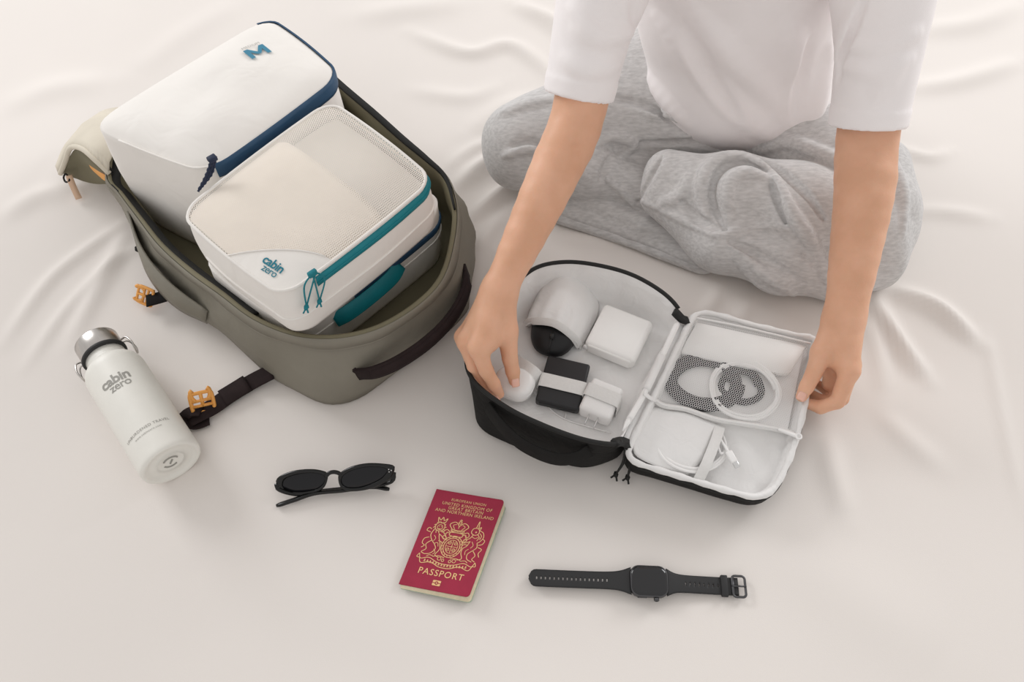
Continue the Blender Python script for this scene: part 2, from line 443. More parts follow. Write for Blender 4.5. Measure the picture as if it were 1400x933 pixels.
# sewn rim band with a raised seam below it
seam = out(R[-2] * .55 + R[-3] * .45, .0015)
mesh('rim_seam', *tube(seam, .0016, 6, True), M['olive'], bag)
band = [out(R[-1], .001) + V(0, 0, .001), out(R[-1], .0032), out(R[-2] * .6 + R[-3] * .4, .003), out(R[-2] * .55 + R[-3] * .45, .0005)]
mesh('rim_band', *loft(band, False, False), M['olive'], bag)
ztop = spline(rimW[[23, 24, 0, 1, 2, 3, 4, 5, 6]] + V(0, 0, .003), 60)
mesh('zip_tape', *strap(ztop, np.interp(np.arange(60), [0, 45, 59], [.011, .010, .003]), .004, (0, 0, 1)), M['zip_black'], bag)
zl = spline(out(rimW, -.008)[[21, 20, 19, 18, 17, 16, 15, 14]] + V(0, 0, -.006), 60)
mesh('zip_tape', *strap(zl, .016, .003, V(.5, .6, 1)), M['zip_black'], bag)  # not a real zip: black strip paints in the shaded gap inside the rim
# limp fold of cloth hanging on the long side
fo = [spline(ats([(176,288,.075),(205,335,.08),(245,385,.075),(285,425,.065)]), 24), spline(ats([(183,310,.055),(212,360,.06),(247,408,.05),(283,436,.04)]), 24), spline(ats([(188,322,.02),(216,373,.025),(250,415,.02),(285,440,.015)]), 24)]
fo2 = [r + V(-.009, -.008, 0) * np.sin(np.linspace(0, math.pi, 24))[:, None] for r in fo]
fold_o = mesh('cloth_fold', *loft(fo2, closed=False), M['olive'], bag)
sm = fold_o.modifiers.new('thick', 'SOLIDIFY'); sm.thickness = .004
# carry handle across the bottom end
hp = spline(ats([(487,512,.062),(510,508,.075),(540,494,.082),(575,470,.085),(605,442,.085),(625,415,.085),(636,390,.082),(638,374,.075)]), 40)
hn = np.array([unit(unit((p - cen) * V(1, 1, 0)) + V(0, 0, .35)) for p in hp])
lift = np.sin(np.linspace(0, math.pi, 40)) ** .7 * .008
hd = mesh('carry_handle', *strap(hp + hn * (lift[:, None] - .001), .021, .006, hn), M['dark'], bag)
hw = np.linspace(4, 35, 32).astype(int)
mesh('grip_wrap', *tube(hp[hw] + hn[hw] * (lift[hw, None] + .001), .0085, 10, False, .62, hn[hw]), M['dark'], hd)
for e in (0, 39):
    s = hp[e]; t = unit(hp[min(e + 1, 39)] - hp[max(e - 1, 0)]); v, f = rbox((.016, .025, .004), .001, 2)
    mesh('handle_tab', place(v, s + hn[e] * -.0005, t, np.cross(hn[e], t)), f, M['dark'], bag)
# webbing straps with side release buckles lying on the bed
def webbing(pts, width, name='strap', m='dark'):
    P = spline(ats(pts), 26)
    return mesh(name, *strap(P, width, .0025, (0, 0, 1)), M[m], bag), P
s1, P1 = webbing([(372,508,.02),(345,522,.012),(315,540,.010),(290,557,.011),(268,568,.012),(258,574,.009)], .026)
v, f = strap(spline(ats([(338,524,.0155),(322,534,.0135),(304,545,.0135)]), 8), .028, .0035, (0, 0, 1))
mesh('strap_keeper', v, f, M['dark'], s1)
# strap tail folded back round the buckle
mesh('strap_loop', *strap(spline(ats([(286,574,.006),(268,580,.004),(257,576,.005),(254,569,.010),(262,563,.014),(275,562,.016)]), 24), .02, .0025, V(.2, .3, 1)), M['dark'], s1)
def buckle(parent, c, d, n, sc=1.0):
    """side release buckle: frame with two prongs and a bar, axis d, normal n"""
    d = unit(d); n = unit(n - d * (n @ d)); s = np.cross(n, d); mb = MB()
    fr = [(-.5, 0), (-.5, .9), (-.36, 1.0), (.36, 1.0), (.5, .9), (.5, 0), (.42, -.12), (-.42, -.12)]
    L = .026 * sc; W = .030 * sc
    P = np.array([c + s * W * a + d * L * b for a, b in fr])
    mb.add(*tube(spline(P, 40, True), .0030 * sc, 8, True, .8))
    for b in (.25, .55): mb.add(*tube(np.array([c - s * W * .48 + d * L * b, c + s * W * .48 + d * L * b]), .0024 * sc, 8))
    mb.add(*tube(np.array([c + d * L * .2, c + d * L * 1.02]), .0028 * sc, 8))
    for k in (-1, 1):
        mb.add(*tube(spline([c + s * W * .3 * k + d * L * .55, c + s * W * .42 * k + d * L * .8, c + s * W * .44 * k + d * L * 1.1, c + s * W * .34 * k + d * L * 1.22], 12), np.linspace(.0028, .0034, 12) * sc, 8))
    o = mb.build('buckle', M['orange'], parent); o['label'] = 'orange plastic side release buckle'
    return o
buckle(s1, at(279,560,.013), V(-.1, .55, .62), V(.3, -.5, .6), .95)
s2, P2 = webbing([(262,392,.03),(240,400,.022),(222,406,.018),(200,412,.016)], .022, m='black_web')
buckle(s2, at(206,408,.012), at(178,398,.02) - at(206,410,.016), V(.3, -.8, .5), .85)
mesh('strap_end', *strap(spline(ats([(205,345,.04),(196,343,.034),(189,340,.03),(193,334,.034)]), 12), .012, .003, (0, .5, 1)), M['black_web'], bag)
# top end: folded lid with dark lining, curved over like a hood
lid_o = [spline(ats(q), 30) for q in (
  [(150,238,.108),(130,219,.128),(112,204,.128),(97,203,.10),(90,220,.062),(83,238,.03)],
  [(150,222,.125),(132,205,.135),(112,192,.12),(97,194,.085),(88,206,.055),(79,228,.028)],
  [(165,190,.13),(140,168,.125),(122,168,.10),(112,175,.075),(104,190,.05),(92,206,.03)],
  [(190,150,.12),(160,150,.10),(140,155,.07),(128,165,.045),(120,172,.03),(110,180,.02)])]
lo = mesh('top_flap', *loft(lid_o, closed=False), M['beige'], bag)
lo.modifiers.new('thick', 'SOLIDIFY').thickness = .004
lid_i = [spline(ats(q), 30) for q in (
  [(150,239,.104),(130,222,.122),(112,207,.122),(100,207,.094),(93,223,.058),(87,238,.026)],
  [(148,244,.066),(134,237,.060),(119,229,.050),(107,228,.040),(99,234,.028),(90,240,.018)],
  [(149,251,.050),(138,252,.038),(126,251,.030),(114,248,.022),(103,244,.014),(92,241,.012)])]
mesh('flap_lining', *loft(lid_i, closed=False), M['olive_in'], bag).modifiers.new('thick', 'SOLIDIFY').thickness = .003
mesh('flap_piping', *tube(lid_o[0] + V(0, 0, .001), .0042, 10), M['beige'], lo)
zt = spline(ats([(152,234,.108),(140,222,.116),(124,210,.115),(110,203,.098)]), 24)
mesh('flap_zip', *strap(zt - V(0, 0, .004), .009, .002, V(0, -1, .6)), M['zip_black'], lo)
mb = MB()
for i in range(len(zt)):
    v, f = rbox((.0015, .006, .003), .0004, 1); t = unit(zt[min(i + 1, 23)] - zt[max(i - 1, 0)]); mb.add(place(v, zt[i] - V(0, .002, .0045), t, V(0, -.5, 1)), f)
mb.build('zip_teeth', M['watch_case'], lo)
q = ats([(123,214,.085),(148,236,.085),(147,247,.075),(140,246,.07),(122,228,.07)])
tab = mesh('lid_buckle', *slab(spline(q, 24, True), V(-.2, -.75, .5), .006, .0015), M['orange'], bag); tab['label'] = 'orange plastic lid buckle'
mesh('buckle_hole', *slab(spline(ats([(136,227,.086),(144,234,.084),(144,239,.08),(138,235,.08)]) + V(0, -.001, .0015), 16, True), V(-.2, -.75, .5), .002, .0004), mat('red_stitching', lin(170, 60, 40), .7), tab)
pl = spline(ats([(94,240,.035),(100,255,.02),(108,272,.006)]), 14)
zp = mesh('zip_pull', *strap(pl, .010, .003, V(.3, -.4, 1)), M['pinkpull'], bag); zp['label'] = 'pale pink leather zip pull'
mesh('pull_ring', *tube(spline(ats([(90,238,.034),(87,243,.03),(90,249,.026),(95,246,.03),(94,240,.034)])[:4], 24, True), .0016, 8, True), M['zip_black'], zp)

# ------------------------------------------------------------------ packing cubes
def bil(c, s, t):
    """bilinear point of quad c = [W-L-, W+L-, W+L+, W-L+]"""
    s = np.asarray(s)[..., None]; t = np.asarray(t)[..., None]
    return c[0] * (1 - s) * (1 - t) + c[1] * s * (1 - t) + c[2] * s * t + c[3] * (1 - s) * t
def unit_outline(r, n=7, m=10):
    """rounded unit square with extra points on its sides"""
    P = rrect(1, 1, r, n) + .5; o = []
    for i in range(len(P)):
        a, b = P[i], P[(i + 1) % len(P)]
        k = m if np.linalg.norm(b - a) > .3 else 1
        for t in np.linspace(0, 1, k, endpoint=False): o.append(a + (b - a) * t)
    return np.array(o)
def bulged(U):
    q = (U - .5) * 2
    return .5 + (U - .5) * (1 + .035 * (1 - np.abs(q[:, ::-1]) ** 2))
def cube_geo(top, bot, dome, r=.13, wr=.0015, seed=1, bul=.006, hole=None):
    """soft box between two quads; returns side rings and top rings"""
    U = unit_outline(r); U = bulged(U)
    T = bil(top, U[:, 0], U[:, 1]); Bq = bil(bot, U[:, 0], U[:, 1]); c = T.mean(0)
    n = np.array([unit((p - c) * V(1, 1, 0)) for p in T])
    rg = random.Random(seed); ph = [rg.uniform(0, 6.28) for _ in range(6)]
    ang = np.linspace(0, 2 * math.pi, len(U), endpoint=False)
    side = []
    for k, h in enumerate((0, .06, .2, .4, .6, .8, .93)):
        q = Bq * (1 - h) + T * h + n * bul * math.sin(math.pi * min(1, h + .05)) * (1 if h > 0 else -.5)
        q = q + n * (wr * .8 * np.sin(7 * ang + ph[0] + 3 * h) * math.sin(math.pi * h))[:, None]
        side.append(q)
    return U, T, n, side
def top_point(top, s, t, dome, seed=1, wr=.0015):
    p = bil(top, s, t)
    a = (1 - np.abs(2 * s - 1) ** 3) * (1 - np.abs(2 * t - 1) ** 3)
    w = np.sin(5 * s + 7 * t + seed) + .6 * np.sin(11 * s - 6 * t + 2 * seed) + .4 * np.sin(17 * t + 5 * s * s + seed)
    p[..., 2] += dome * np.clip(a, 0, 1) + wr * w * np.clip(a, 0, 1)
    return p
def solid_top(top, U, dome, seed, wr, q0=1.0, edge=.0):
    rings = []
    for q in (1, .985, .965, .94, .9, .82, .72, .6, .46, .3, .15, .03):
        u = (U - .5) * q * q0 + .5
        r_ = top_point(top, u[:, 0], u[:, 1], dome, seed, wr); r_[:, 2] -= edge * q ** 14
        rings.append(r_)
    return rings
def side_band(U, T, n, side, lo_h, hi_h, i0, i1, off=.0018):
    """flat strip on the side wall between two relative heights, outline index i0..i1"""
    N = len(U); ids = [(i0 + k) % N for k in range((i1 - i0) % N + 1)]
    hs = np.array((0, .06, .2, .4, .6, .8, .93, 1.0)); S = np.array(side + [T])
    def row(h, o):
        k = min(np.searchsorted(hs, h, 'right') - 1, 6); f = (h - hs[k]) / (hs[k + 1] - hs[k])
        return (S[k] * (1 - f) + S[k + 1] * f + n * o)[ids]
    rows = [row(lo_h, -.001), row(lo_h, off)] + [row(lo_h + (hi_h - lo_h) * t, off + .0012 * math.sin(math.pi * t)) for t in (.25, .5, .75)] + [row(hi_h, off), row(hi_h, -.001)]
    return loft(rows, closed=False)
def u_index(U, s, t): return int(np.argmin((U[:, 0] - s) ** 2 + (U[:, 1] - t) ** 2))
def cords(parent, root, ends, m, r=.0011, knot=.0035):
    for mid1, mid2, e in ends:
        mb = MB()
        mb.add(*tube(spline(np.array([root, mid1, e]), 20), r, 6)); mb.add(*tube(spline(np.array([root + V(.004, .002, 0), mid2, e]), 20), r, 6))
        kn = np.array([e + V(0, .003, .001), e, e - V(.001, .004, 0)])
        mb.add(*tube(kn, np.array([.6, 1, .5]) * knot, 8))
        mb.add(*tube(np.array([e, e - V(.003, .009, .001)]), r, 6)); mb.add(*tube(np.array([e, e - V(-.003, .008, .001)]), r, 6))
        mb.build('pull_cord', m, parent)
GC = 'white packing cubes in the backpack'
# the wide cube at the bottom
zL0, zL1 = .012, .127
topL = np.array([V(-.436,.685,zL1), V(-.241,.910,zL1), V(-.094,.785,zL1), V(-.294,.574,zL1)])
botL = topL.copy(); botL[:, 2] = zL0; botL = botL.mean(0) + (botL - botL.mean(0)) * .95; topL = topL.mean(0) + (topL - topL.mean(0)) * .985
U, T, n, side = cube_geo(topL, botL, .0, .13, .0012, 4, .004)
cL = thing('packing_cube', 'wide white packing cube with navy zip and teal handle under the other two cubes', 'packing cube', botL.mean(0), GC)
mesh('body', *loft(side + solid_top(topL, U, .004, 4, .001)), M['cube_white'], cL)
i_r, i_b, i_l = u_index(U, 1, .55), u_index(U, .22, 1), u_index(U, 0, .1)
mesh('zip_tape', *side_band(U, T, n, side, .66, .76, i_r, u_index(U, .32, 1)), M['navy'], cL)
mesh('seam', *side_band(U, T, n, side, .52, .54, i_r, i_l, .0008), M['cube_white'], cL)
hpt = np.array([T[u_index(U, s, 1)] * .3 + side[0][u_index(U, s, 1)] * .7 for s in (.20, .26, .45, .6, .66)])
hpt[:, 2] = (.074, .076, .078, .080, .086)
hnn = np.array([unit(LDIR + V(0, 0, .5))] * 5)
hcs = spline(hpt + hnn * np.array([.006, .015, .018, .015, .006])[:, None], 24)
hL = mesh('handle', *strap(hcs, .024, .003, unit(LDIR + V(0, 0, .6))), M['teal'], cL); hL['label'] = 'teal webbing handle'
# mesh-topped cube
zS = .222
topS = ats([(247,293,zS),(451,139,zS),(592,246,zS),(387,407,zS)])
botS = topS.copy(); botS[:, 2] = .136; botS = botS.mean(0) + (botS - botS.mean(0)) * 1.0
botS[:, :2] += LDIR[:2] * .004
U, T, n, side = cube_geo(topS, botS, .01, .11, .0012, 2, .005)
cS = thing('packing_cube', 'white packing cube with netting top, teal zip and teal logo', 'packing cube', botS.mean(0), GC)
mesh('body', *loft(side + [T], True, False), M['cube_white'], cS)
u2 = lambda q: ((U - .5) * q + .5)
mesh('top_edge', *tube(T + V(0, 0, .0005), .0022, 8, True), M['cube_white'], cS)
domeS, sdS, wrS = .012, 5.1, .0014
def tp(s, t, d=0.0):
    s, t = np.asarray(s, float), np.asarray(t, float)
    sb = .5 + (s - .5) * (1 + .033 * (1 - (2 * t - 1) ** 2)); tb = .5 + (t - .5) * (1 + .033 * (1 - (2 * s - 1) ** 2))
    p = top_point(topS, sb, tb, 0, sdS, 0)
    a = np.clip((1 - np.abs(2 * s - 1) ** 3) * (1 - np.abs(2 * t - 1) ** 3), 0, 1)
    p[..., 2] += domeS * a + wrS * a * (np.sin(5 * s + 7 * t + sdS) + .6 * np.sin(11 * s - 6 * t + 2 * sdS)) + d
    return p
def panel_edge(s):      # the cloth panel covers t beyond this line, at the logo corner
    return 1.0 - .50 * np.clip((.30 - s) / .30, 0, 1) ** .75 if np.ndim(s) else (1.0 - .50 * max(0, min(1, (.30 - s) / .30)) ** .75)
def in_round(s, t, r=.15):
    x, y = abs(s - .5) - (.5 - r), abs(t - .5) - (.5 - r)
    return (max(x, 0) ** 2 + max(y, 0) ** 2) ** .5 < r
# netting: hexagon-like holes cut in a sheet; each cell is a ring of quads round its hole
mb = MB(); na, nb = 96, 78
for i in range(na):
    for j in range(nb):
        s, t = (i + .5 * (j % 2) + .5) / na, (j + .5) / nb
        if s > .995 or not in_round(s, t, .11) or t > panel_edge(s): continue
        hs, ht = .5 / na, .5 / nb
        o_s = [s - hs, s, s + hs, s + hs, s, s - hs]; o_t = [t - ht * .7, t - ht * 1.35, t - ht * .7, t + ht * .7, t + ht * 1.35, t + ht * .7]
        k = .60
        i_s = [s + (a - s) * k for a in o_s]; i_t = [t + (a - t) * k for a in o_t]
        P = tp(np.clip(o_s + i_s, 0, 1), np.clip(o_t + i_t, 0, 1), .0)
        mb.add(P, [(q, (q + 1) % 6, 6 + (q + 1) % 6, 6 + q) for q in range(6)])
net = mb.build('netting', M['cube_mesh'], cS); net['kind'] = 'stuff'
# what lies below the netting: folded cream clothes, lower where they end
def layer(name, s0, s1, depth, m):
    SS, TT = np.meshgrid(np.linspace(s0, s1, 60), np.linspace(.012, .988, 50))
    P = tp(SS, TT); P[..., 2] -= depth + .006 * np.clip((SS - s1 + .03) / .03, 0, 1) * (s1 < .9) + .004 * np.clip((np.abs(TT - .5) - .44) / .06, 0, 1)
    keep = []; ii = np.arange(3000).reshape(50, 60)
    for a in range(49):
        for b in range(59):
            if in_round(SS[a, b], TT[a, b], .12) and in_round(SS[a + 1, b + 1], TT[a + 1, b + 1], .12): keep.append((ii[a, b], ii[a, b + 1], ii[a + 1, b + 1], ii[a + 1, b]))
    mesh(name, P.reshape(-1, 3), keep, m, cS)
layer('folded_clothes', .012, .66, .0009, M['clothes'])
layer('inner_lining', .012, .988, .024, M['cube_white'])
# cloth corner panel
ns, ntt = 26, 18; pv = []
for a in range(ns):
    s = .004 + .296 * a / (ns - 1)
    e = panel_edge(s); 
    tm = 1 - .002
    if s < .11: tm = .89 + math.sqrt(max(0, .11 ** 2 - (.11 - s) ** 2)) - .002
    for b in range(ntt): pv.append((s, min(e, tm) + (tm - min(e, tm)) * b / (ntt - 1)))
pv = np.array(pv); g = np.arange(ns * ntt).reshape(ns, ntt)
pf = [(g[a, b], g[a, b + 1], g[a + 1, b + 1], g[a + 1, b]) for a in range(ns - 1) for b in range(ntt - 1)]
mesh('corner_panel', tp(pv[:, 0], pv[:, 1], .0012), pf, M['cube_white'], cS)
sv = np.linspace(.0, .29, 30)
mesh('panel_seam', *tube(tp(sv, np.clip(panel_edge(sv), 0, .995), .0016), .0011, 6), M['cube_white'], cS)
a0, a1 = u_index(U, .85, 0), u_index(U, .19, 1)
zS_o = mesh('zip_tape', *side_band(U, T, n, side, .79, .95, u_index(U, 1, .06), a1, .0022), M['teal'], cS)
zi = [(u_index(U, 1, .06) + k) % len(U) for k in range((a1 - u_index(U, 1, .06)) % len(U) + 1)]
mesh('zip_coil', *tube((side[5] * .5 + side[6] * .5 + n * .0035)[zi], .0012, 6), M['teal_cord'], zS_o)
mesh('side_seam', *side_band(U, T, n, side, .40, .43, a0, u_index(U, 0, .2), .001), M['cube_white'], cS)
def on_wall(x, y, top, off):
    """point of the sloping end wall of a cube below its L+ edge"""
    a, b = top[2], top[3]; nrm = unit(np.cross(b - a, V(0, 0, 1))); nrm = nrm if nrm @ LDIR > 0 else -nrm
    d = ray(x, y); o = V(0, 0, CAMH); t = ((a - o) @ nrm + off) / (d @ nrm)
    return o + d * t
W_ = lambda x, y, o=.013: on_wall(x, y, topS, o)
zr = W_(427, 374)
v, f = rbox((.012, .006, .008), .0015, 2)
mesh('zip_slider', place(v, zr, WDIR, LDIR), f, M['teal_cord'], cS)
cords(cS, zr, [(W_(416,392), W_(425,397), W_(419,420,.012)), (W_(432,392), W_(444,382), W_(437,412,.012))], M['teal_cord'])
def logo(parent, fn, m, size):
    """two-line wordmark laid through fn(x, y)"""
    v1, f1 = text2d('cabin', size, .022, .94); v2, f2 = text2d('zero', size * .84, .004, .9)
    mb = MB(); mb.add(fn(v1[:, 0], v1[:, 1] + size * .22), f1); mb.add(fn(v2[:, 0] + size * .12, v2[:, 1] - size * .36), f2)
    return mb.build('printed_logo', m, parent, smooth=False)
lc = at(372,366,.226); lx = unit(at(386,374,.226) - at(357,356,.226)); ly = np.cross(V(0, 0, 1), lx)
inv_s = lambda p: p
def on_top(top, p):     # find s,t of a ground point on the quad
    s = t = .5
    for _ in range(12):
        q = bil(top, np.array(s), np.array(t)); ds = bil(top, np.array(s + 1e-3), np.array(t)) - q; dt = bil(top, np.array(s), np.array(t + 1e-3)) - q
        J = np.array([ds[:2], dt[:2]]).T / 1e-3; d = np.linalg.solve(J, (p - q)[:2]); s += d[0]; t += d[1]
    return s, t
def draped(top, c, lx, ly, dome, seed, wr, lift):
    def fn(x, y):
        P = c + np.asarray(x)[:, None] * lx + np.asarray(y)[:, None] * ly
        st = np.array([on_top(top, p) for p in P])
        return top_point(top, st[:, 0], st[:, 1], dome, seed, wr) + V(0, 0, lift)
    return fn
def on_lid(x, y):
    P = lc + np.asarray(x)[:, None] * lx + np.asarray(y)[:, None] * ly
    st = np.array([on_top(topS, p) for p in P]); q = tp(st[:, 0], st[:, 1]); P[:, 2] = q[:, 2] + .0026
    return P
logo(cS, on_lid, M['print_teal'], .0165)
# plain cube with the letter M
zM = .232
topM = ats([(120,168,zM-.014),(364,20,zM),(465,99,zM),(281,233,zM)])
botM = topM.copy(); botM[:, 2] = .012
botM = botM.mean(0) + (botM - botM.mean(0)) * .98
U, T, n, side = cube_geo(topM, botM, .01, .14, .002, 7, .007)
cM = thing('packing_cube', 'plain white packing cube with navy zip and printed letter M', 'packing cube', botM.mean(0), GC)
domeM, sdM, wrM = .018, 1.7, .0026
mesh('body', *loft(side + solid_top(topM, U, domeM, sdM, wrM, 1.0, .006)), M['cube_white'], cM)
mesh('edge_seam', *tube(T[u_index(U, .3, 1):u_index(U, 0, .2)] + V(0, 0, -.005), .0015, 6), M['cube_white'], cM)
zz = mesh('zip_tape', *side_band(U, T, n, side, .88, .985, u_index(U, 1, -.05), u_index(U, .06, 1), .0022), M['navy'], cM)
WM = lambda x, y, o=.014: on_wall(x, y, topM, o)
zr = WM(290, 217)
for k in range(3):
    e = WM(271 + 3 * k, 262 - 4 * k, .012); md = WM(282 + 4 * k, 240 - 2 * k)
    P = spline(np.array([zr + V(.002 * k, .002 * k, 0), md, e]), 24)
    mesh('pull_cord', *tube(P, .0019 + .0006 * np.sin(np.arange(24) * 1.9), 7), M['navy_dark'], cM)
v, f = rbox((.012, .009, .007), .0015, 2)
mesh('zip_slider', place(v, zr, WDIR, LDIR), f, M['navy_dark'], cM)
mc = at(351,71,.246); mx = unit(at(363,64,.246) - at(340,82,.246)); mx = unit(at(346,82,.246) - at(338,68,.246)) if 0 else mx
my = np.cross(V(0, 0, 1), mx)
# the M reads with its top towards the bag's top end
d_up = -LDIR; d_rt = -np.cross(V(0, 0, 1), d_up) if 0 else np.cross(d_up, V(0, 0, 1))
v1 = (np.array([(0, 0), (0, 1), (.22, 1), (.5, .45), (.78, 1), (1, 1), (1, 0), (.8, 0), (.8, .62), (.58, .2), (.42, .2), (.2, .62), (.2, 0), ]) - .5) * V(.032, .026)[:2]; f1 = [(0, 1, 11, 12), (1, 2, 11), (2, 3, 10, 11), (3, 9, 10), (3, 4, 8, 9), (4, 5, 8), (5, 6, 7, 8)]; v2, f2 = text2d('MEDIUM', .0075, .0, 1.05)
fn = draped(topM, mc, d_rt, d_up, domeM, sdM, wrM, .0022)
mesh('letter_print', fn(v1[:, 0], v1[:, 1] - .003), f1, M['print_blue'], cM, False)
mesh('size_print', fn(v2[:, 0], v2[:, 1] + .0155), f2, M['print_grey'], cM, False)
# ------------------------------------------------------------------ water bottle
Rb = .0405
b0, b1 = at(235,634,Rb), at(140,482,Rb)
ax = unit((b1 - b0) * V(1, 1, 0)); b0[2] = b1[2] = Rb - .001
sx = np.cross(ax, V(0, 0, 1)); up = V(0, 0, 1)
Lb = np.linalg.norm(b1 - b0)
bot = thing('water_bottle', 'ivory steel water bottle with a brushed metal cap lying on the sheet', 'bottle', (b0[0], b0[1], 0))
def lathe(prof, k=56):
    A = np.linspace(0, 2 * math.pi, k, endpoint=False)
    return [b0 + ax * z + r * (np.cos(A)[:, None] * sx + np.sin(A)[:, None] * up) for r, z in prof]
sh = Lb * .80
prof = [(.001, .004), (.016, .004), (.018, .003), (.0185, .0045), (.030, .0045), (.032, .003), (.034, .001), (.0375, .0), (.0392, .0012), (.0403, .0045), (Rb, .008), (Rb, sh * .5), (Rb, sh - .004), (.0398, sh + .002), (.038, sh + .008), (.034, sh + .0135), (.0295, sh + .0165), (.0275, sh + .020), (.0270, sh + .036)]
mesh('body', *loft(lathe(prof)), M['bottle'], bot)
ct = sh + .033
cap = mesh('cap', *loft(lathe([(.027, ct + .006), (.0295, ct + .006), (.0300, ct + .007), (.0300, ct + .031), (.0290, ct + .0325), (.024, ct + .033), (.001, ct + .033)])), M['steel'], bot); cap['label'] = 'brushed steel screw cap'
mesh('gasket', *loft(lathe([(.026, ct - .001), (.0305, ct - .0005), (.0312, ct + .002), (.0312, ct + .0045), (.030, ct + .006), (.026, ct + .006)])), M['rubber'], bot)
mesh('neck', *loft(lathe([(.0272, sh + .018), (.0274, sh + .02), (.0274, ct - .0005), (.026, ct)])), M['bottle'], bot)
for k in (-1, 1):       # wire loops on both sides of the cap
    P = [b0 + ax * (ct + .012) + sx * k * .0305 + up * .003, b0 + ax * (ct + .010) + sx * k * .037 + up * .006, b0 + ax * (ct - .004) + sx * k * .0405 + up * .008, b0 + ax * (ct - .014) + sx * k * .0395 + up * .006,
         b0 + ax * (ct - .016) + sx * k * .0385 - up * .006, b0 + ax * (ct - .004) + sx * k * .0405 - up * .007, b0 + ax * (ct + .010) + sx * k * .037 - up * .006, b0 + ax * (ct + .012) + sx * k * .0305 - up * .003]
    mesh('wire_loop', *tube(spline(np.array(P), 36), .0013, 8), M['steel'], bot)
# printing bent round the body; the lettering's upward side is towards the cap
vdir = unit(V(0, 0, CAMH) - (b0 + b1) / 2); a_view = math.atan2(vdir @ up, vdir @ sx)
def on_bottle(zc, ac=0.0):
    return lambda x, y: b0 + ax * (zc + np.asarray(y)[:, None]) + (Rb + .0004) * (np.cos(a_view + ac - np.asarray(x) / Rb)[:, None] * sx + np.sin(a_view + ac - np.asarray(x) / Rb)[:, None] * up)
mb_fn = on_bottle(Lb * .60, .12)
logo(bot, mb_fn, M['print_grey'], .021)
v, f = text2d('UNBURDENED TRAVEL', .0058, .0, 1.1)
mb = MB(); mb.add(on_bottle(Lb * .20, .12)(v[:, 0], v[:, 1]), f)
v, f = text2d('www.cabinzero.com', .0042, .0, 1.1)
mb.add(on_bottle(Lb * .165, .12)(v[:, 0], v[:, 1]), f)
mb.build('small_print', M['print_grey'], bot, False)
mb = MB()
for a0, a1 in ((.2, 2.4), (3.4, 5.2)):
    A = np.linspace(a0, a1, 14); mb.add(*tube(b0 + ax * .0036 + .010 * (np.cos(A)[:, None] * sx * 1.0 + np.sin(A)[:, None] * up), .0012, 6))
mb.add(*tube(np.array([b0 + ax * .0036 - sx * .002 - up * .003, b0 + ax * .0036 + sx * .003 + up * .003]), .0012, 6))
mb.build('base_stamp', M['print_grey'], bot)

# ------------------------------------------------------------------ sunglasses
G = lambda x, y, z: at(350 + x / 3.455, 600 + y / 3.455, z)
def gz(y): return .006 + (262 - y) / 140 * .030      # the front leans back: its upper rim stands higher
gl = thing('sunglasses', 'black narrow sunglasses with dark lenses folded on the sheet', 'sunglasses', tuple(at(458, 668, 0)))
oL = [(96,212),(100,188),(140,165),(200,150),(270,147),(325,158),(338,172),(336,200),(322,230),(285,256),(220,268),(160,262),(118,242)]
oR = [(388,180),(400,160),(450,134),(520,119),(590,120),(650,130),(652,158),(640,186),(600,212),(545,236),(480,248),(420,246),(396,222)]
iL = [(124,222),(135,192),(170,175),(220,164),(280,162),(318,172),(326,188),(318,214),(282,240),(220,252),(165,250),(138,240)]
iR = [(402,200),(412,174),(455,149),(520,134),(585,134),(618,144),(618,160),(590,190),(540,216),(485,232),(432,232),(410,220)]
gn = unit(np.cross(G(400, 160, gz(160)) - G(200, 160, gz(160)), G(300, 120, gz(120)) - G(300, 220, gz(220))))
if gn[2] < 0: gn = -gn
for o_, i_, nm in ((oL, iL, 'l'), (oR, iR, 'r')):
    O = spline(np.array([G(x, y, gz(y)) for x, y in o_]), 48, True)
    c = O.mean(0); I0 = spline(np.array([G(x, y, gz(y)) for x, y in i_]), 200, True)
    ang = lambda P: np.arctan2((P - c) @ np.cross(gn, V(1, 0, 0)), (P - c) @ V(1, 0, 0))
    ai = ang(I0); I = np.array([I0[np.argmin(np.abs((ai - a + math.pi) % (2 * math.pi) - math.pi))] for a in ang(O)])
    mid = (O + I) / 2
    rings = [O - gn * .002, O + gn * .0005, O * .7 + I * .3 + gn * .0016, I * .7 + O * .3 + gn * .0016, I + gn * .0006, I - gn * .002, O - gn * .002]
    fr = mesh('rim', *loft(rings, False, False), M['black_gloss'], gl)
    ci = I.mean(0)
    lens_r = [I - gn * .0005] + [ci + (I - ci) * q + gn * (.0016 * (1 - q * q)) for q in (.8, .6, .4, .2, .03)]
    mesh('lens', *loft(lens_r, False, True), M['lens'], gl)
br = spline(np.array([G(330, 178, gz(172)), G(346, 163, gz(160)), G(366, 158, gz(157)), G(388, 162, gz(160)), G(402, 172, gz(170))]), 20)
mesh('bridge', *tube(br, np.array([.0028] * 20), 10), M['black_gloss'], gl)
for side, P in (('l', [(100,212,.016),(112,240,.013),(200,262,.006),(330,246,.004),(440,236,.004),(560,228,.004),(630,240,.0045)]), ('r', [(648,160,.022),(640,200,.012),(560,222,.009),(420,244,.008),(280,258,.008),(180,290,.006),(96,318,.0045)])):
    Q = spline(np.array([G(*p) for p in P]), 50)
    W = np.interp(np.linspace(0, 1, 50), [0, .3, .8, .97, 1], [.0075, .005, .006, .006, .003])
    mesh('temple', *strap(Q, W, .003, (0, .35, 1)), M['black_gloss'], gl)
for x, y in ((628, 143), (640, 148), (630, 155)):
    v, f = tube(np.array([G(x, y, gz(y)) + gn * .0, G(x, y, gz(y)) + gn * .0022]), .0008, 8); mesh('rivet', v, f, M['chrome'], gl)
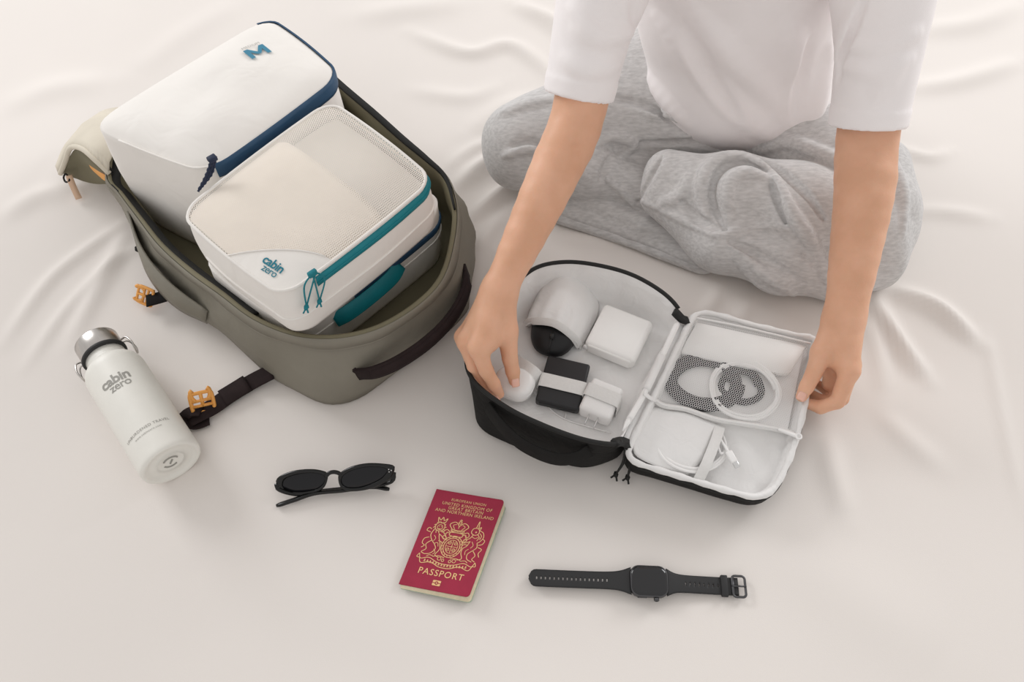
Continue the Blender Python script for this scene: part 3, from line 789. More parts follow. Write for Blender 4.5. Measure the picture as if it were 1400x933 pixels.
# ------------------------------------------------------------------ passport
cTL, cTR, cBR, cBL = at(597,669,.004), at(690,684,.011), at(641,817,.011), at(545,799,.004)
pu = unit(cTR - cTL); pv_ = unit((cTL - cBL)); pn = unit(np.cross(pu, pv_))
pw, ph = .5 * (np.linalg.norm(cTR - cTL) + np.linalg.norm(cBR - cBL)), .5 * (np.linalg.norm(cTL - cBL) + np.linalg.norm(cTR - cBR))
pas = thing('passport', 'burgundy passport with gold crest and lettering lying on the sheet', 'passport', tuple(at(617, 745, 0)))
def leaf(zfun, inset, shift=V(0, 0, 0)):
    """outline of one leaf: (x from the spine 0..1, y 0..1) with rounded fore-edge corners"""
    r = .05; P = [(0, 0)]
    for cx, cy, a0 in ((1 - r, r * .7, -90), (1 - r, 1 - r * .7, 0)):
        for a in np.linspace(a0, a0 + 90, 6): P.append((cx + r * math.cos(math.radians(a)), cy + r * .7 * math.sin(math.radians(a))))
    P.append((0, 1)); return np.array(P)
def book(x, y, z):
    """x, y in 0..1 of the cover; z above the sheet at the spine side, the cover rises to the fore edge"""
    x = np.asarray(x, float)[..., None]; y = np.asarray(y, float)[..., None]
    p = cBL * (1 - x) * (1 - y) + cBR * x * (1 - y) + cTR * x * y + cTL * (1 - x) * y
    p = p.copy(); p[..., 2] = z; return p
def leafmesh(zs, ze, th, sx_=1.0, off=(0, 0), nx=12, ny=10):
    """a sheet whose height runs zs (spine) to ze (fore edge), thickness th"""
    O = leaf(None, 0); mb = MB()
    O2 = []
    for i in range(len(O)):
        a, b = O[i], O[(i + 1) % len(O)]
        k = 8 if np.linalg.norm(b - a) > .3 else 1
        for t in np.linspace(0, 1, k, endpoint=False): O2.append(a + (b - a) * t)
    O2 = np.array(O2)
    def pt(q, top):
        x = q[:, 0] * sx_ + off[0]; y = q[:, 1] + off[1]
        z = zs + (ze - zs) * np.clip(x, 0, 1) ** 1.5 + (th if top else 0)
        return book(x, y, z)
    c = np.array([.5, .5]); rings = [pt(c + (O2 - c) * .02, 0), pt(c + (O2 - c) * .6, 0), pt(c + (O2 - c) * .99, 0), pt(O2, 0), pt(O2, 1), pt(c + (O2 - c) * .99, 1)] + [pt(c + (O2 - c) * q, 1) for q in (.8, .6, .4, .2, .02)]
    return loft(rings)
ob = lambda dx, dy: (dx, dy)
mesh('back_cover', *leafmesh(.0005, .0005, .0007, 1.0, (.045, -.035)), M['page_green'], pas)
for k in range(5):
    mesh('page', *leafmesh(.0013 + .0004 * k, .0016 + .0013 * k, .0004, .985, (.046 - .006 * k, -.03 + .006 * k)), M['pages'], pas)
zc0, zc1, cth = .0036, .0095, .0008
fc = mesh('front_cover', *leafmesh(zc0, zc1, cth), M['burgundy'], pas)
def on_cover(x, y): x = np.asarray(x, float); return book(x, y, zc0 + (zc1 - zc0) * np.clip(x, 0, 1) ** 1.5 + cth + .00035)
def words(s, size, cx, cy, bold=0., sp=1.0):
    mb = MB(); v, f = text2d(s, size, bold, sp); mb.add(on_cover(cx + v[:, 0] / pw, cy + v[:, 1] / ph), f); mb.build('gold_lettering', M['gold'], fc, False)
words('EUROPEAN UNION', .0050, .52, .915, 0, 1.1)
words('UNITED KINGDOM OF', .0060, .52, .868, 0, 1.12); words('GREAT BRITAIN', .0060, .52, .828, 0, 1.12); words('AND NORTHERN IRELAND', .0060, .52, .788, 0, 1.08)
words('PASSPORT', .0115, .51, .165, .006, 1.15)
# serif feet of the large word
mb = MB()
def ink(P, w=.0009, closed=False):
    """thin foil line through crest coordinates"""
    P = spline(np.array(P, float), max(8, len(P) * 5), closed)
    T = np.gradient(P, axis=0); T /= (np.linalg.norm(T, axis=1, keepdims=True) + 1e-9); Nn = np.stack([-T[:, 1], T[:, 0]], 1)
    for a in ((P + Nn * w / 2 / .034), ):
        b = P - Nn * w / 2 / .034
        cx, cy = .515, .475
        q = lambda Z: on_cover(cx + Z[:, 0] * .0385 / pw, cy + Z[:, 1] * .0345 / ph)
        n = len(P); mb.add(np.vstack([q(a), q(b)]), [(i, i + 1, n + i + 1, n + i) for i in range(n - 1)])
C_ = lambda cx, cy, rx, ry, a0=0, a1=360, n=14: [(cx + rx * math.cos(math.radians(a)), cy + ry * math.sin(math.radians(a))) for a in np.linspace(a0, a1, n)]
ink(C_(0, -.12, .34, .42)); ink(C_(0, -.12, .27, .34)); ink(C_(0, -.12, .2, .26), .0006)          # garter and shield
ink([(0, .14), (0, -.38)], .0007); ink([(-.2, -.12), (.2, -.12)], .0007)
for q in ((-.1, .02), (.1, .02), (-.1, -.24), (.1, -.24)):
    ink(C_(q[0], q[1], .05, .06, n=8), .0006); ink([(q[0] - .04, q[1] - .04), (q[0] + .04, q[1] + .05)], .0006)
for a in range(0, 360, 20): ink([(.29 * math.cos(math.radians(a)), -.12 + .36 * math.sin(math.radians(a))), (.33 * math.cos(math.radians(a + 6)), -.12 + .40 * math.sin(math.radians(a + 6)))], .0006)
ink([(-.22, .30), (-.2, .42), (.2, .42), (.22, .30)]); ink([(-.22, .30), (0, .27), (.22, .30)])                 # helmet and crown
ink([(-.2, .46), (0, .44), (.2, .46), (.21, .54), (0, .52), (-.21, .54), (-.2, .46)])
ink([(-.2, .54), (-.32, .72), (-.16, .84), (-.02, .72), (0, .6)]); ink([(.2, .54), (.32, .72), (.16, .84), (.02, .72), (0, .6)])
ink([(-.12, .56), (-.2, .7), (-.1, .76)], .0007); ink([(.12, .56), (.2, .7), (.1, .76)], .0007)
ink(C_(0, .84, .05, .05, n=9)); ink([(0, .86), (0, .98)]); ink([(-.05, .93), (.05, .93)])
for k in range(7): ink(C_(-.17 + .057 * k, .49, .014, .014, n=6), .0005)
for s in (-1, 1):
    ink([(s * .22, .42), (s * .36, .5), (s * .44, .38), (s * .36, .28), (s * .42, .2), (s * .33, .12)]); ink([(s * .2, .36), (s * .32, .4), (s * .34, .3)], .0007)   # mantling
    ink([(s * .3, .2), (s * .38, .3), (s * .3, .38)], .0007)
# lion on the spine side
ink(C_(-.62, .56, .16, .17, n=16)); ink(C_(-.62, .54, .09, .1, n=10), .0007)
for a in range(0, 360, 30): ink([(-.62 + .17 * math.cos(math.radians(a)), .55 + .18 * math.sin(math.radians(a))), (-.62 + .22 * math.cos(math.radians(a + 14)), .53 + .24 * math.sin(math.radians(a + 14)))], .0008)
ink([(-.74, .74), (-.78, .92), (-.68, .82), (-.62, .95), (-.56, .82), (-.46, .92), (-.5, .74)]); ink([(-.74, .75), (-.62, .71), (-.5, .75)])
ink([(-.66, .57), (-.64, .57)], .001); ink([(-.59, .57), (-.57, .57)], .001); ink([(-.66, .49), (-.62, .47), (-.58, .49)], .0008)
ink([(-.5, .42), (-.36, .3), (-.28, .16), (-.36, .12), (-.46, .22), (-.56, .28)]); ink([(-.78, .42), (-.82, .2), (-.72, 0), (-.6, -.12), (-.5, -.3), (-.62, -.5), (-.8, -.56)])
ink([(-.56, .28), (-.5, .1), (-.42, -.06), (-.36, -.3), (-.44, -.52), (-.3, -.6)]); ink([(-.5, .02), (-.4, 0), (-.34, -.06)]); ink([(-.72, 0), (-.86, -.18), (-.8, -.36), (-.92, -.5), (-.78, -.56)])
ink([(-.84, .1), (-.98, .02), (-1.0, -.16), (-.9, -.24), (-.98, -.34)]); ink([(-.86, .3), (-1.0, .34), (-.96, .46), (-.86, .42)])
ink([(-.62, -.12), (-.5, -.06), (-.44, -.2)], .0007); ink([(-.7, .2), (-.62, .1), (-.66, -.02)], .0007); ink([(-.55, -.32), (-.47, -.42), (-.52, -.52)], .0007)
# unicorn on the fore-edge side
ink([(.46, .58), (.5, .7), (.6, .74), (.7, .68), (.72, .54), (.62, .46), (.5, .5), (.46, .58)]); ink([(.58, .74), (.62, 1.02), (.66, .74)]); ink([(.66, .72), (.74, .8), (.72, .66)])
ink([(.72, .66), (.86, .6), (.92, .42), (.86, .26), (.78, .18)]); ink([(.76, .56), (.84, .46), (.82, .32)], .0008); ink([(.7, .5), (.78, .4), (.74, .26)], .0008)
ink([(.56, .46), (.48, .3), (.34, .22), (.3, .1), (.42, .12), (.54, .2)]); ink([(.54, .2), (.48, .0), (.38, -.12), (.38, -.3), (.46, -.5), (.32, -.58)])
ink([(.78, .18), (.82, .0), (.7, -.16), (.6, -.3), (.64, -.48), (.82, -.56)]); ink([(.5, .04), (.38, .04), (.32, -.02)]); ink([(.72, -.12), (.86, -.3), (.8, -.46), (.92, -.54)])
ink([(.84, .1), (.96, .16), (1.0, .3), (.92, .36)]); ink([(.86, .02), (1.0, -.04), (.94, -.2), (1.0, -.34)]); ink([(.58, -.1), (.5, -.2), (.52, -.34)], .0007)
ink(C_(.62, .58, .02, .02, n=6), .0008); ink([(.54, .38), (.66, .34), (.74, .4)], .0007); ink([(.6, .2), (.68, .06), (.62, -.06)], .0007)
# motto ribbon
ink([(-.95, -.56), (-.86, -.74), (-.6, -.66), (-.3, -.78), (0, -.82), (.3, -.78), (.6, -.66), (.86, -.74), (.95, -.56)]); ink([(-.9, -.72), (-.8, -.9), (-.5, -.82), (-.2, -.94), (0, -.96), (.2, -.94), (.5, -.82), (.8, -.9), (.9, -.72)])
ink([(-.95, -.56), (-1.0, -.7), (-.9, -.72)]); ink([(.95, -.56), (1.0, -.7), (.9, -.72)])
for k in range(15):
    x = -.7 + .1 * k; y = -.86 + .11 * abs(x) ** 1.2; ink([(x - .02, y - .05), (x, y + .05), (x + .02, y - .05)], .0007)
for s in (-1, 1):
    ink(C_(s * .25, -.64, .06, .06, n=9), .0007); ink(C_(s * .12, -.68, .04, .05, n=8), .0007); ink([(s * .1, -.58), (s * .3, -.54), (s * .5, -.6)], .0008); ink([(s * .45, -.6), (s * .6, -.56), (s * .7, -.62)], .0008)
mb.build('gold_crest', M['gold'], fc, False)
v, f = rbox((1, 1, 1), 0); q = rrect(.0105, .0068, .0008, 3)
P = on_cover(.50 + q[:, 0] / pw, .075 + q[:, 1] / ph); sy = mesh('chip_symbol', P, [tuple(range(len(P)))], M['gold'], fc, False)
q = np.array([(.0022 * math.cos(a), .0022 * math.sin(a)) for a in np.linspace(0, 6.28, 16)]); P = on_cover(.50 + q[:, 0] / pw, .075 + q[:, 1] / ph) + V(0, 0, .0002)
q2 = q * .5; P2 = on_cover(.50 + q2[:, 0] / pw, .075 + q2[:, 1] / ph) + V(0, 0, .0002)
mesh('chip_ring', *loft([P, P2], False, False), M['burgundy'], sy, False)
for s in (-1, 1):
    q = np.array([(s * .0022, -.0004), (s * .0052, -.0004), (s * .0052, .0004), (s * .0022, .0004)]); mesh('chip_line', on_cover(.50 + q[:, 0] / pw, .075 + q[:, 1] / ph) + V(0, 0, .0002), [(0, 1, 2, 3)], M['burgundy'], sy, False)

# ------------------------------------------------------------------ smart watch
wc = at(886, 798, .0); wx = unit(at(1010, 809, 0) - at(725, 796, 0)); wy = np.cross(V(0, 0, 1), wx)
wat = thing('smart_watch', 'black square smart watch with silicone strap laid flat', 'watch', tuple(wc))
WP = lambda x, y, z: wc + wx * x + wy * y + V(0, 0, z)
def case_ring(w, h, r, z): return np.array([WP(a, b, z) for a, b in rrect(w, h, r, 8)])
cs = mesh('case', *loft([case_ring(.040, .032, .010, .002), case_ring(.0465, .0385, .011, .0045), case_ring(.0475, .0395, .0115, .008), case_ring(.047, .039, .0115, .0105), case_ring(.0455, .0375, .011, .0118), case_ring(.0445, .0365, .0105, .0119)]), M['watch_case'], wat)
mesh('screen', *loft([case_ring(.0445, .0365, .0105, .0117), case_ring(.0435, .0355, .010, .0126), case_ring(.036, .028, .008, .0130), case_ring(.002, .002, .0005, .0132)], False, True), M['watch_glass'], wat)
cr = [WP(.0085, -.0195 - d, .0075) for d in (0, .001, .0035, .004)]
v, f = tube(np.array(cr), np.array([.003, .0034, .0034, .0028]), 16); crown = mesh('crown', v, f, M['watch_case'], wat)
mesh('crown_ring', *tube(np.array([WP(.0085, -.0236, .0075), WP(.0085, -.0239, .0075)]), .0016, 12), M['watch_band'], crown)
v, f = rbox((.012, .0012, .003), .0005, 2); mesh('side_button', place(v, WP(-.009, -.0197, .0075), wx, wy), f, M['watch_case'], wat)
def band(x0, x1, w0, w1, holes, round_end, zf):
    """strap half as a sheet with real adjusting slots"""
    xs = sorted(set(np.round(np.r_[np.linspace(x0, x1, 44), [h + d for h in holes for d in (-.0008, .0008)]], 5)), reverse=x1 < x0)
    rows = [-1, -.80, -.4, -.17, .17, .4, .80, 1]; vs = []; fs = []
    for x in xs:
        t = (x - x0) / (x1 - x0)
        w = w1 + (w0 - w1) * math.exp(-(t / .09) ** 1.3 * 1.0) if t > 0 else w0
        if round_end and t > .93: w *= math.sqrt(max(.02, 1 - ((t - .93) / .07) ** 2)) * .98 + .02
        for r in rows: vs.append(WP(x, r * w / 2, zf(t) + .0005 * (1 - r * r)))
    nr = len(rows)
    for i in range(len(xs) - 1):
        xm = (xs[i] + xs[i + 1]) / 2; inh = any(abs(xm - h) < .0008 for h in holes)
        for j in range(nr - 1):
            if inh and j == 3: continue
            fs.append((i * nr + j, i * nr + j + 1, (i + 1) * nr + j + 1, (i + 1) * nr + j))
    o = mesh('strap', vs, fs, M['watch_band'], wat); recalc(o)
    s = o.modifiers.new('thick', 'SOLIDIFY'); s.thickness = .0024; s.offset = 0
    return o
hx = [-.041 - .0056 * k for k in range(15)]
band(-.022, -.150, .034, .0212, [-.052 - .0055 * k for k in range(17)], True, lambda t: .0055 * (1 - t) ** 3 + .0020)
bR = band(.022, .112, .034, .0215, [.046 + .0058 * k for k in range(8)], False, lambda t: .0055 * (1 - t) ** 3 + .0020)
v, f = rbox((.0085, .0265, .0062), .0012, 2); mesh('strap_loop', place(v, WP(.0945, 0, .0034), wx, wy), f, M['watch_band'], wat)
q = np.array([WP(a, b, .0042) for a, b in rrect(.016, .026, .004, 5) + np.array([.1125, 0])])
bk = mesh('buckle', *tube(q, .0016, 8, True), M['watch_case'], wat)
mesh('tongue', *tube(np.array([WP(.1035, 0, .0048), WP(.112, 0, .0062), WP(.1215, 0, .0052)]), .0012, 8), M['watch_case'], bk)
mesh('buckle_bar', *tube(np.array([WP(.1055, -.011, .0042), WP(.1055, .011, .0042)]), .0014, 8), M['watch_case'], bk)
# ------------------------------------------------------------------ organizer pouch
FLOOR = .030
rp = [(638,490,.095),(648,522,.095),(690,556,.095),(740,581,.095),(795,601,.09),(838,608,.08),(851,600,.068),(870,562,.060),(889,524,.058),(909,482,.058),(930,443,.062),(928,424,.075),(905,400,.085),(865,377,.092),(820,364,.095),(775,359,.095),(735,366,.095),(705,388,.095),(675,420,.095),(650,455,.095)]
bp = [(655,562),(664,589),(700,607),(740,622),(792,637),(828,629),(849,614)] + [None] * 13
PR = ats(rp); pc = PR.mean(0)
flat = lambda w: unit((w - pc) * V(1, 1, 0))
PB = []
for i, b in enumerate(bp):
    if b is None: q = PR[i] - flat(PR[i]) * .010; q[2] = .002
    else: q = at(b[0], b[1], .002)
    PB.append(q)
PB = np.array(PB); NP_ = 120
def prings(stack):
    S = np.concatenate(stack, axis=1); Rr = spline(S, NP_, True)
    return [Rr[:, 3 * i:3 * i + 3] for i in range(len(stack))]
pout = lambda W, d: W + np.array([flat(w) for w in W]) * d
K = prings([PB, PB * .93 + PR * .07, PB * .5 + PR * .5, PB * .15 + PR * .85, PR])
K[1] = pout(K[1], .005); K[2] = pout(K[2], .002); K[3] = pout(K[3], .001)
for k in K: k[:, 2] = np.maximum(k[:, 2], .0015)
pou = thing('organizer_pouch', 'black organizer pouch with grey lining lying open on the sheet', 'pouch', (pc[0], pc[1], 0))
b_in = pout(K[0], -.015)
mesh('shell', *loft([b_in] + K, True, False), M['pouch_black'], pou)
inn = [pout(K[4], -.0005) + V(0, 0, .0005), pout(K[4], -.0035) + V(0, 0, .0003), pout(K[3], -.006), pout(K[2], -.010)]
fl = pout(K[1], -.014); fl[:, 2] = FLOOR + .002; inn.append(fl)
cfl = fl.mean(0)
wr = lambda P, a: P + V(0, 0, 1) * (a * (np.sin(90 * P[:, :1] + 40 * P[:, 1:2]) + .7 * np.sin(130 * P[:, 1:2] - 60 * P[:, :1])))
for q in (.93, .8, .6, .4, .2, .03):
    r_ = cfl + (fl - cfl) * q; r_[:, 2] = FLOOR; inn.append(wr(r_, .0006))
for k in (2, 3): inn[k] = pout(inn[k], 0) + np.array([flat(w) for w in inn[k]]) * (.0018 * np.sin(np.arange(NP_) * 1.1 + k) * np.sin(np.arange(NP_) * .31))[:, None]
mesh('lining', *loft(inn, False, True), M['lining'], pou)
ids = [i % NP_ for i in range(int(NP_ * .0), NP_)]
# zip tape runs round three sides
zi = [i for i in range(NP_) if not (K[4][i][0] > .12 and K[4][i][2] < .074 and K[4][i][1] > .44)]
st = next(i for i in range(NP_) if i in zi and (i - 1) % NP_ not in zi)
zo = []
for k in range(NP_):
    if (st + k) % NP_ in zi: zo.append(K[4][(st + k) % NP_])
    else: break
mesh('zip_tape', *tube(spline(np.array(zo), 150) + V(0, 0, .001), .0032, 8), M['zip_black'], pou)
hs_ = spline(ats([(668,556,.075),(690,580,.072),(720,604,.068),(760,622,.064),(790,622,.064),(806,614,.068)]), 30)
hnn = np.array([unit(flat(p) + V(0, 0, .25)) for p in hs_])
mesh('carry_handle', *strap(hs_ + hnn * (np.sin(np.linspace(0, math.pi, 30)) * .006 + .002)[:, None], .024, .003, hnn), M['pouch_black'], pou)
# ---- the lid lying open
lp = [(864,604,.056),(858,618,.050),(868,632,.045),(900,643,.042),(950,658,.042),(1000,673,.042),(1035,680,.042),(1059,667,.042),(1076,635,.045),(1090,595,.049),(1102,545,.053),(1110,495,.052),(1114,466,.050),(1080,457,.050),(1030,445,.050),(980,431,.052),(957,429,.055),(943,441,.058),(919,490,.060),(890,550,.058)]
LO = spline(ats(lp), 110, True); lc0 = LO.mean(0); lfl = lambda w: unit((w - lc0) * V(1, 1, 0))
lout = lambda W, d: W + np.array([lfl(w) for w in W]) * d
rs = [lout(LO, -.012), lout(LO, -.001), lout(LO, .003), lout(LO, .003)]
rs[0][:, 2] = .006; rs[1][:, 2] = .010; rs[2][:, 2] = LO[:, 2] * .5; rs[3][:, 2] = LO[:, 2] - .004
lidp = mesh('lid', *loft(rs, True, False), M['pouch_black'], pou)
LZ = -.015
lr = [lout(LO, -.002), lout(LO, -.006) + V(0, 0, -.003), lout(LO, -.010) + V(0, 0, LZ)]
for q in (.85, .65, .45, .25, .05):
    r_ = lc0 + (lr[2] - lc0) * q; lr.append(wr(r_, .0005))
mesh('lid_lining', *loft(lr, False, True), M['lining_white'], lidp)
pf_ = np.arange(110)
mesh('lid_binding', *tube(LO + V(0, 0, .0005), .0042 + .0006 * np.sin(pf_ * 1.7) + .0004 * np.sin(pf_ * .77), 10, True), M['lining_white'], lidp)
mesh('lid_zip_tape', *tube(lout(LO, .0025)[5:50] - V(0, 0, .006), .0026, 8), M['zip_black'], lidp)
# hinge panel between base and lid
h0 = spline(ats([(853,598,.066),(870,562,.059),(889,524,.057),(909,482,.057),(930,443,.061)]), 24); h1 = spline(ats([(866,604,.054),(890,552,.056),(919,492,.058),(941,443,.057)]), 24)
mesh('hinge_panel', *loft([h0 - V(.004, 0, .02), h0 + V(0, 0, .001), h0 * .5 + h1 * .5 + V(0, 0, -.003), h1], closed=False), M['lining_white'], pou)
mesh('hinge_end', *strap(spline(ats([(922,426,.078),(932,436,.068),(940,439,.06)]), 10), .012, .006, (0, 0, 1)), M['zip_black'], pou)
mesh('hinge_end', *strap(spline(ats([(840,606,.080),(850,604,.068),(860,608,.056)]), 10), .012, .006, (0, 0, 1)), M['zip_black'], pou)
for mid, e in ((at(852,630,.04), at(842,649,.012)), (at(861,632,.035), at(858,653,.008))):
    mb = MB(); r0 = at(855,606,.064)
    mb.add(*tube(spline(np.array([r0, mid, e]), 20), .0014, 6)); mb.add(*tube(spline(np.array([r0 + V(.003, 0, 0), mid + V(.003, .001, 0), e]), 20), .0014, 6))
    mb.add(*tube(np.array([e + V(0, .004, .001), e, e - V(0, .004, 0)]), np.array([.002, .0036, .002]), 8)); mb.add(*tube(np.array([e, e + V(-.007, -.004, -.002)]), .0014, 6)); mb.add(*tube(np.array([e, e + V(.001, -.009, -.002)]), .0014, 6))
    mb.build('pull_cord', M['zip_black'], pou)
# netting pocket in the lid
NQ = ats([(947,436,.0565),(1106,470,.0555),(1083,590,.0545),(897,546,.0575)])
def npt(s, t, d=0):
    p = bil(NQ, np.asarray(s, float), np.asarray(t, float)); p[..., 2] += d + .0035 * np.sin(math.pi * np.clip(s, 0, 1)) ** .6 * np.sin(math.pi * np.clip(t, 0, 1)) ** .6; return p
mb = MB(); na, nb = 60, 50
for i in range(na):
    for j in range(nb):
        s, t = (i + .5 * (j % 2) + .25) / na, (j + .5) / nb
        hs, ht = .5 / na, .5 / nb; k = .86
        o_s = np.clip([s - hs, s, s + hs, s + hs, s, s - hs], 0, 1); o_t = np.clip([t - ht * .6, t - ht * 1.4, t - ht * .6, t + ht * .6, t + ht * 1.4, t + ht * .6], 0, 1)
        P = npt(np.r_[o_s, s + (o_s - s) * k], np.r_[o_t, t + (o_t - t) * k])
        mb.add(P, [(q, (q + 1) % 6, 6 + (q + 1) % 6, 6 + q) for q in range(6)])
o = mb.build('netting', M['netting'], lidp); o['kind'] = 'stuff'
zl = spline(ats([(893,546,.057),(908,555,.055),(938,560,.054),(980,574,.054),(1030,582,.054),(1066,588,.054),(1086,594,.053)]), 40)
zt_o = mesh('pocket_zip', *strap(zl, .007, .003, (0, 0, 1)), M['elastic'], lidp)
mesh('zip_coil', *tube(zl + V(0, 0, .0016), .0014, 6), M['lining_white'], zt_o)
pz = spline(ats([(1064,587,.058),(1078,592,.058),(1091,597,.056)]), 10)
zp = mesh('zip_pull', *strap(pz, np.linspace(.004, .0065, 10), .0018, (0, 0, 1)), M['white_pl'], lidp)
q = at(1092,597,.057); Aq = np.linspace(0, 2 * math.pi, 18, endpoint=False)
mesh('pull_eye', *tube(q + .0036 * np.stack([np.cos(Aq), np.sin(Aq), 0 * Aq], 1), .0013, 8, True), M['white_pl'], zp)
for e_ in ([(947,434),(1000,444),(1060,458),(1108,470)], [(946,438),(930,474),(912,512),(897,545)]):
    mesh('pocket_seam', *tube(spline(ats(e_, .0575), 20), .0016, 6), M['lining_white'], lidp)
# slip pocket over the lower coil and the elastic strap
def patch(rows, n=24):
    R_ = [spline(ats(r), n) for r in rows]; R2 = np.array(R_); out_ = np.array([spline(R2[:, j], 16) for j in range(n)])
    return loft([out_[:, i] for i in range(16)], closed=False)
mesh('slip_pocket', *patch([[(866,602,.050),(890,560,.051),(910,562,.050)], [(868,622,.045),(905,585,.0505),(940,566,.051)], [(895,637,.0425),(935,610,.0505),(965,576,.051)], [(940,650,.040),(962,625,.0495),(982,582,.050)]]), M['lining_white'], lidp).modifiers.new('thick', 'SOLIDIFY').thickness = .001
es = spline(ats([(985,582,.050),(978,604,.0555),(966,634,.0545),(955,657,.044)]), 20)
mesh('elastic_strap', *strap(es, .0135, .0014, (0, 0, 1)), M['elastic'], lidp)
# darker backing of the netting pocket, seams and slip pockets of the lining
sq, tq = np.meshgrid(np.linspace(.02, .98, 20), np.linspace(.02, .97, 16)); Pq = bil(NQ, sq, tq); Pq[..., 2] -= .0125; gq = np.arange(320).reshape(16, 20)
mesh('pocket_backing', Pq.reshape(-1, 3), np.stack([gq[:-1, :-1], gq[:-1, 1:], gq[1:, 1:], gq[1:, :-1]], -1).reshape(-1, 4), M['lining'], lidp)
for e_ in ([(712,520,.033),(742,548,.032),(770,572,.032),(835,592,.034)], [(772,574,.032),(776,556,.032),(780,545,.032)], [(700,445,.034),(722,418,.036),(742,392,.045),(750,378,.062)], [(690,470,.034),(705,440,.034),(716,420,.036)]):
    mesh('lining_seam', *tube(spline(ats(e_), 24), .0012, 6), M['lining'], pou)
# mouse pocket with elastic hem
prow = [[(738,392,.034),(747,383,.055),(772,375,.072),(796,384,.058),(812,392,.034)], [(728,415,.032),(738,408,.058),(765,402,.074),(800,410,.060),(818,425,.033)], [(722,435,.032),(731,427,.062),(762,428,.072),(792,440,.056),(806,455,.033)], [(719,447,.034),(728,443,.060),(757,446,.071),(781,462,.056),(793,478,.033)]]
R_ = [spline(ats(r), 40) for r in prow]; R2 = np.array(R_); g_ = np.array([spline(R2[:, j], 20) for j in range(40)])
tw = np.linspace(0, 1, 20)
for j in range(40):
    g_[j, :, 2] += .0022 * np.sin(j * .95) * tw ** 1.5 * math.sin(math.pi * j / 39)
mesh('mouse_pocket', *loft([g_[:, i] for i in range(20)], closed=False), M['lining'], pou).modifiers.new('thick', 'SOLIDIFY').thickness = .0012
mesh('pocket_hem', *strap(spline(ats(prow[3]) + V(0, .002, .004), 40), .011, .0016, V(0, -.75, .75)), M['elastic'], pou)

# ------------------------------------------------------------------ things in the pouch
def boxed(name, label, cat, tl, tr, br, bl, z, thick, r, m, seg=3, part='body'):
    a, b, c, d = [at(x, y, z) for x, y in (tl, tr, br, bl)]
    X = unit((b - a) + (c - d)); Yv = unit((a - d) + (b - c)); Yv = unit(Yv - X * (X @ Yv))
    w = .5 * (np.linalg.norm(b - a) + np.linalg.norm(c - d)); h = .5 * (np.linalg.norm(a - d) + np.linalg.norm(b - c)); cc = (a + b + c + d) / 4 - V(0, 0, thick / 2)
    t = thing(name, label, cat, (cc[0], cc[1], z - thick)); v, f = rbox((w, h, thick), r, seg)
    mesh(part, place(v, cc, X, Yv), f, m, t)
    return t, cc, X, Yv, w, h
# computer mouse
t, cc, X_, Y_, w_, h_ = None, at(760, 444, .047), None, None, .058, .098
md = unit((at(772, 400, .045) - at(752, 478, .045)) * V(1, 1, 0)); ms = np.cross(md, V(0, 0, 1))
t = thing('computer_mouse', 'black computer mouse tucked into the grey elastic pocket', 'mouse', (cc[0], cc[1], FLOOR + .001))
ma = .034; rings = []
Aq = np.linspace(0, 2 * math.pi, 40, endpoint=False)
se = lambda c, e: np.sign(c) * np.abs(c) ** e
for q, z in ((.80, 0), (.93, .003), (1, .010), (.97, .018), (.88, .025), (.72, .030), (.5, .0325), (.25, .034), (.02, .0345)):
    x, y = se(np.cos(Aq), .8) * ma * q, se(np.sin(Aq), .85) * .050 * q
    zz = FLOOR + .002 + .92 * z * (1 - .18 * (y / .05) ** 2)
    rings.append(np.stack([cc[0] + ms[0] * x + md[0] * y, cc[1] + ms[1] * x + md[1] * y, zz], 1))
mesh('body', *loft(rings), M['black_soft'], t)
cg = [(0, -.049, .019), (0, -.044, .0265), (0, -.036, .0312), (0, -.024, .034)]
mesh('button_gap', *tube(np.array([cc * V(1, 1, 0) + ms * a + md * b + V(0, 0, FLOOR + c + .0012) for a, b, c in cg]), .0007, 6), M['rubber'], t)
mesh('scroll_wheel', *tube(np.array([cc * V(1, 1, 0) + ms * a + md * -.031 + V(0, 0, FLOOR + .0335) for a in (-.0028, .0028)]), .0042, 14), M['rubber'], t)
# white soft case
t, cc, X, Yv, w, h = boxed('charger_case', 'white soft case with rounded spine beside the mouse pocket', 'case', (828,411), (894,441), (868,494), (799,470), .056, .024, .007, M['white_soft'], 4)
v, f = rbox((w * .86, .004, .018), .0018, 2); mesh('spine_panel', place(v, cc - Yv * (h / 2 - .0008), X, Yv), f, M['white_soft'], t)
mesh('zip_end', *tube(np.array([cc - X * w * .47 - Yv * (h / 2 - .002), cc - X * w * .47 - Yv * (h / 2 + .0015)]), .0035, 12), M['lining'], t)
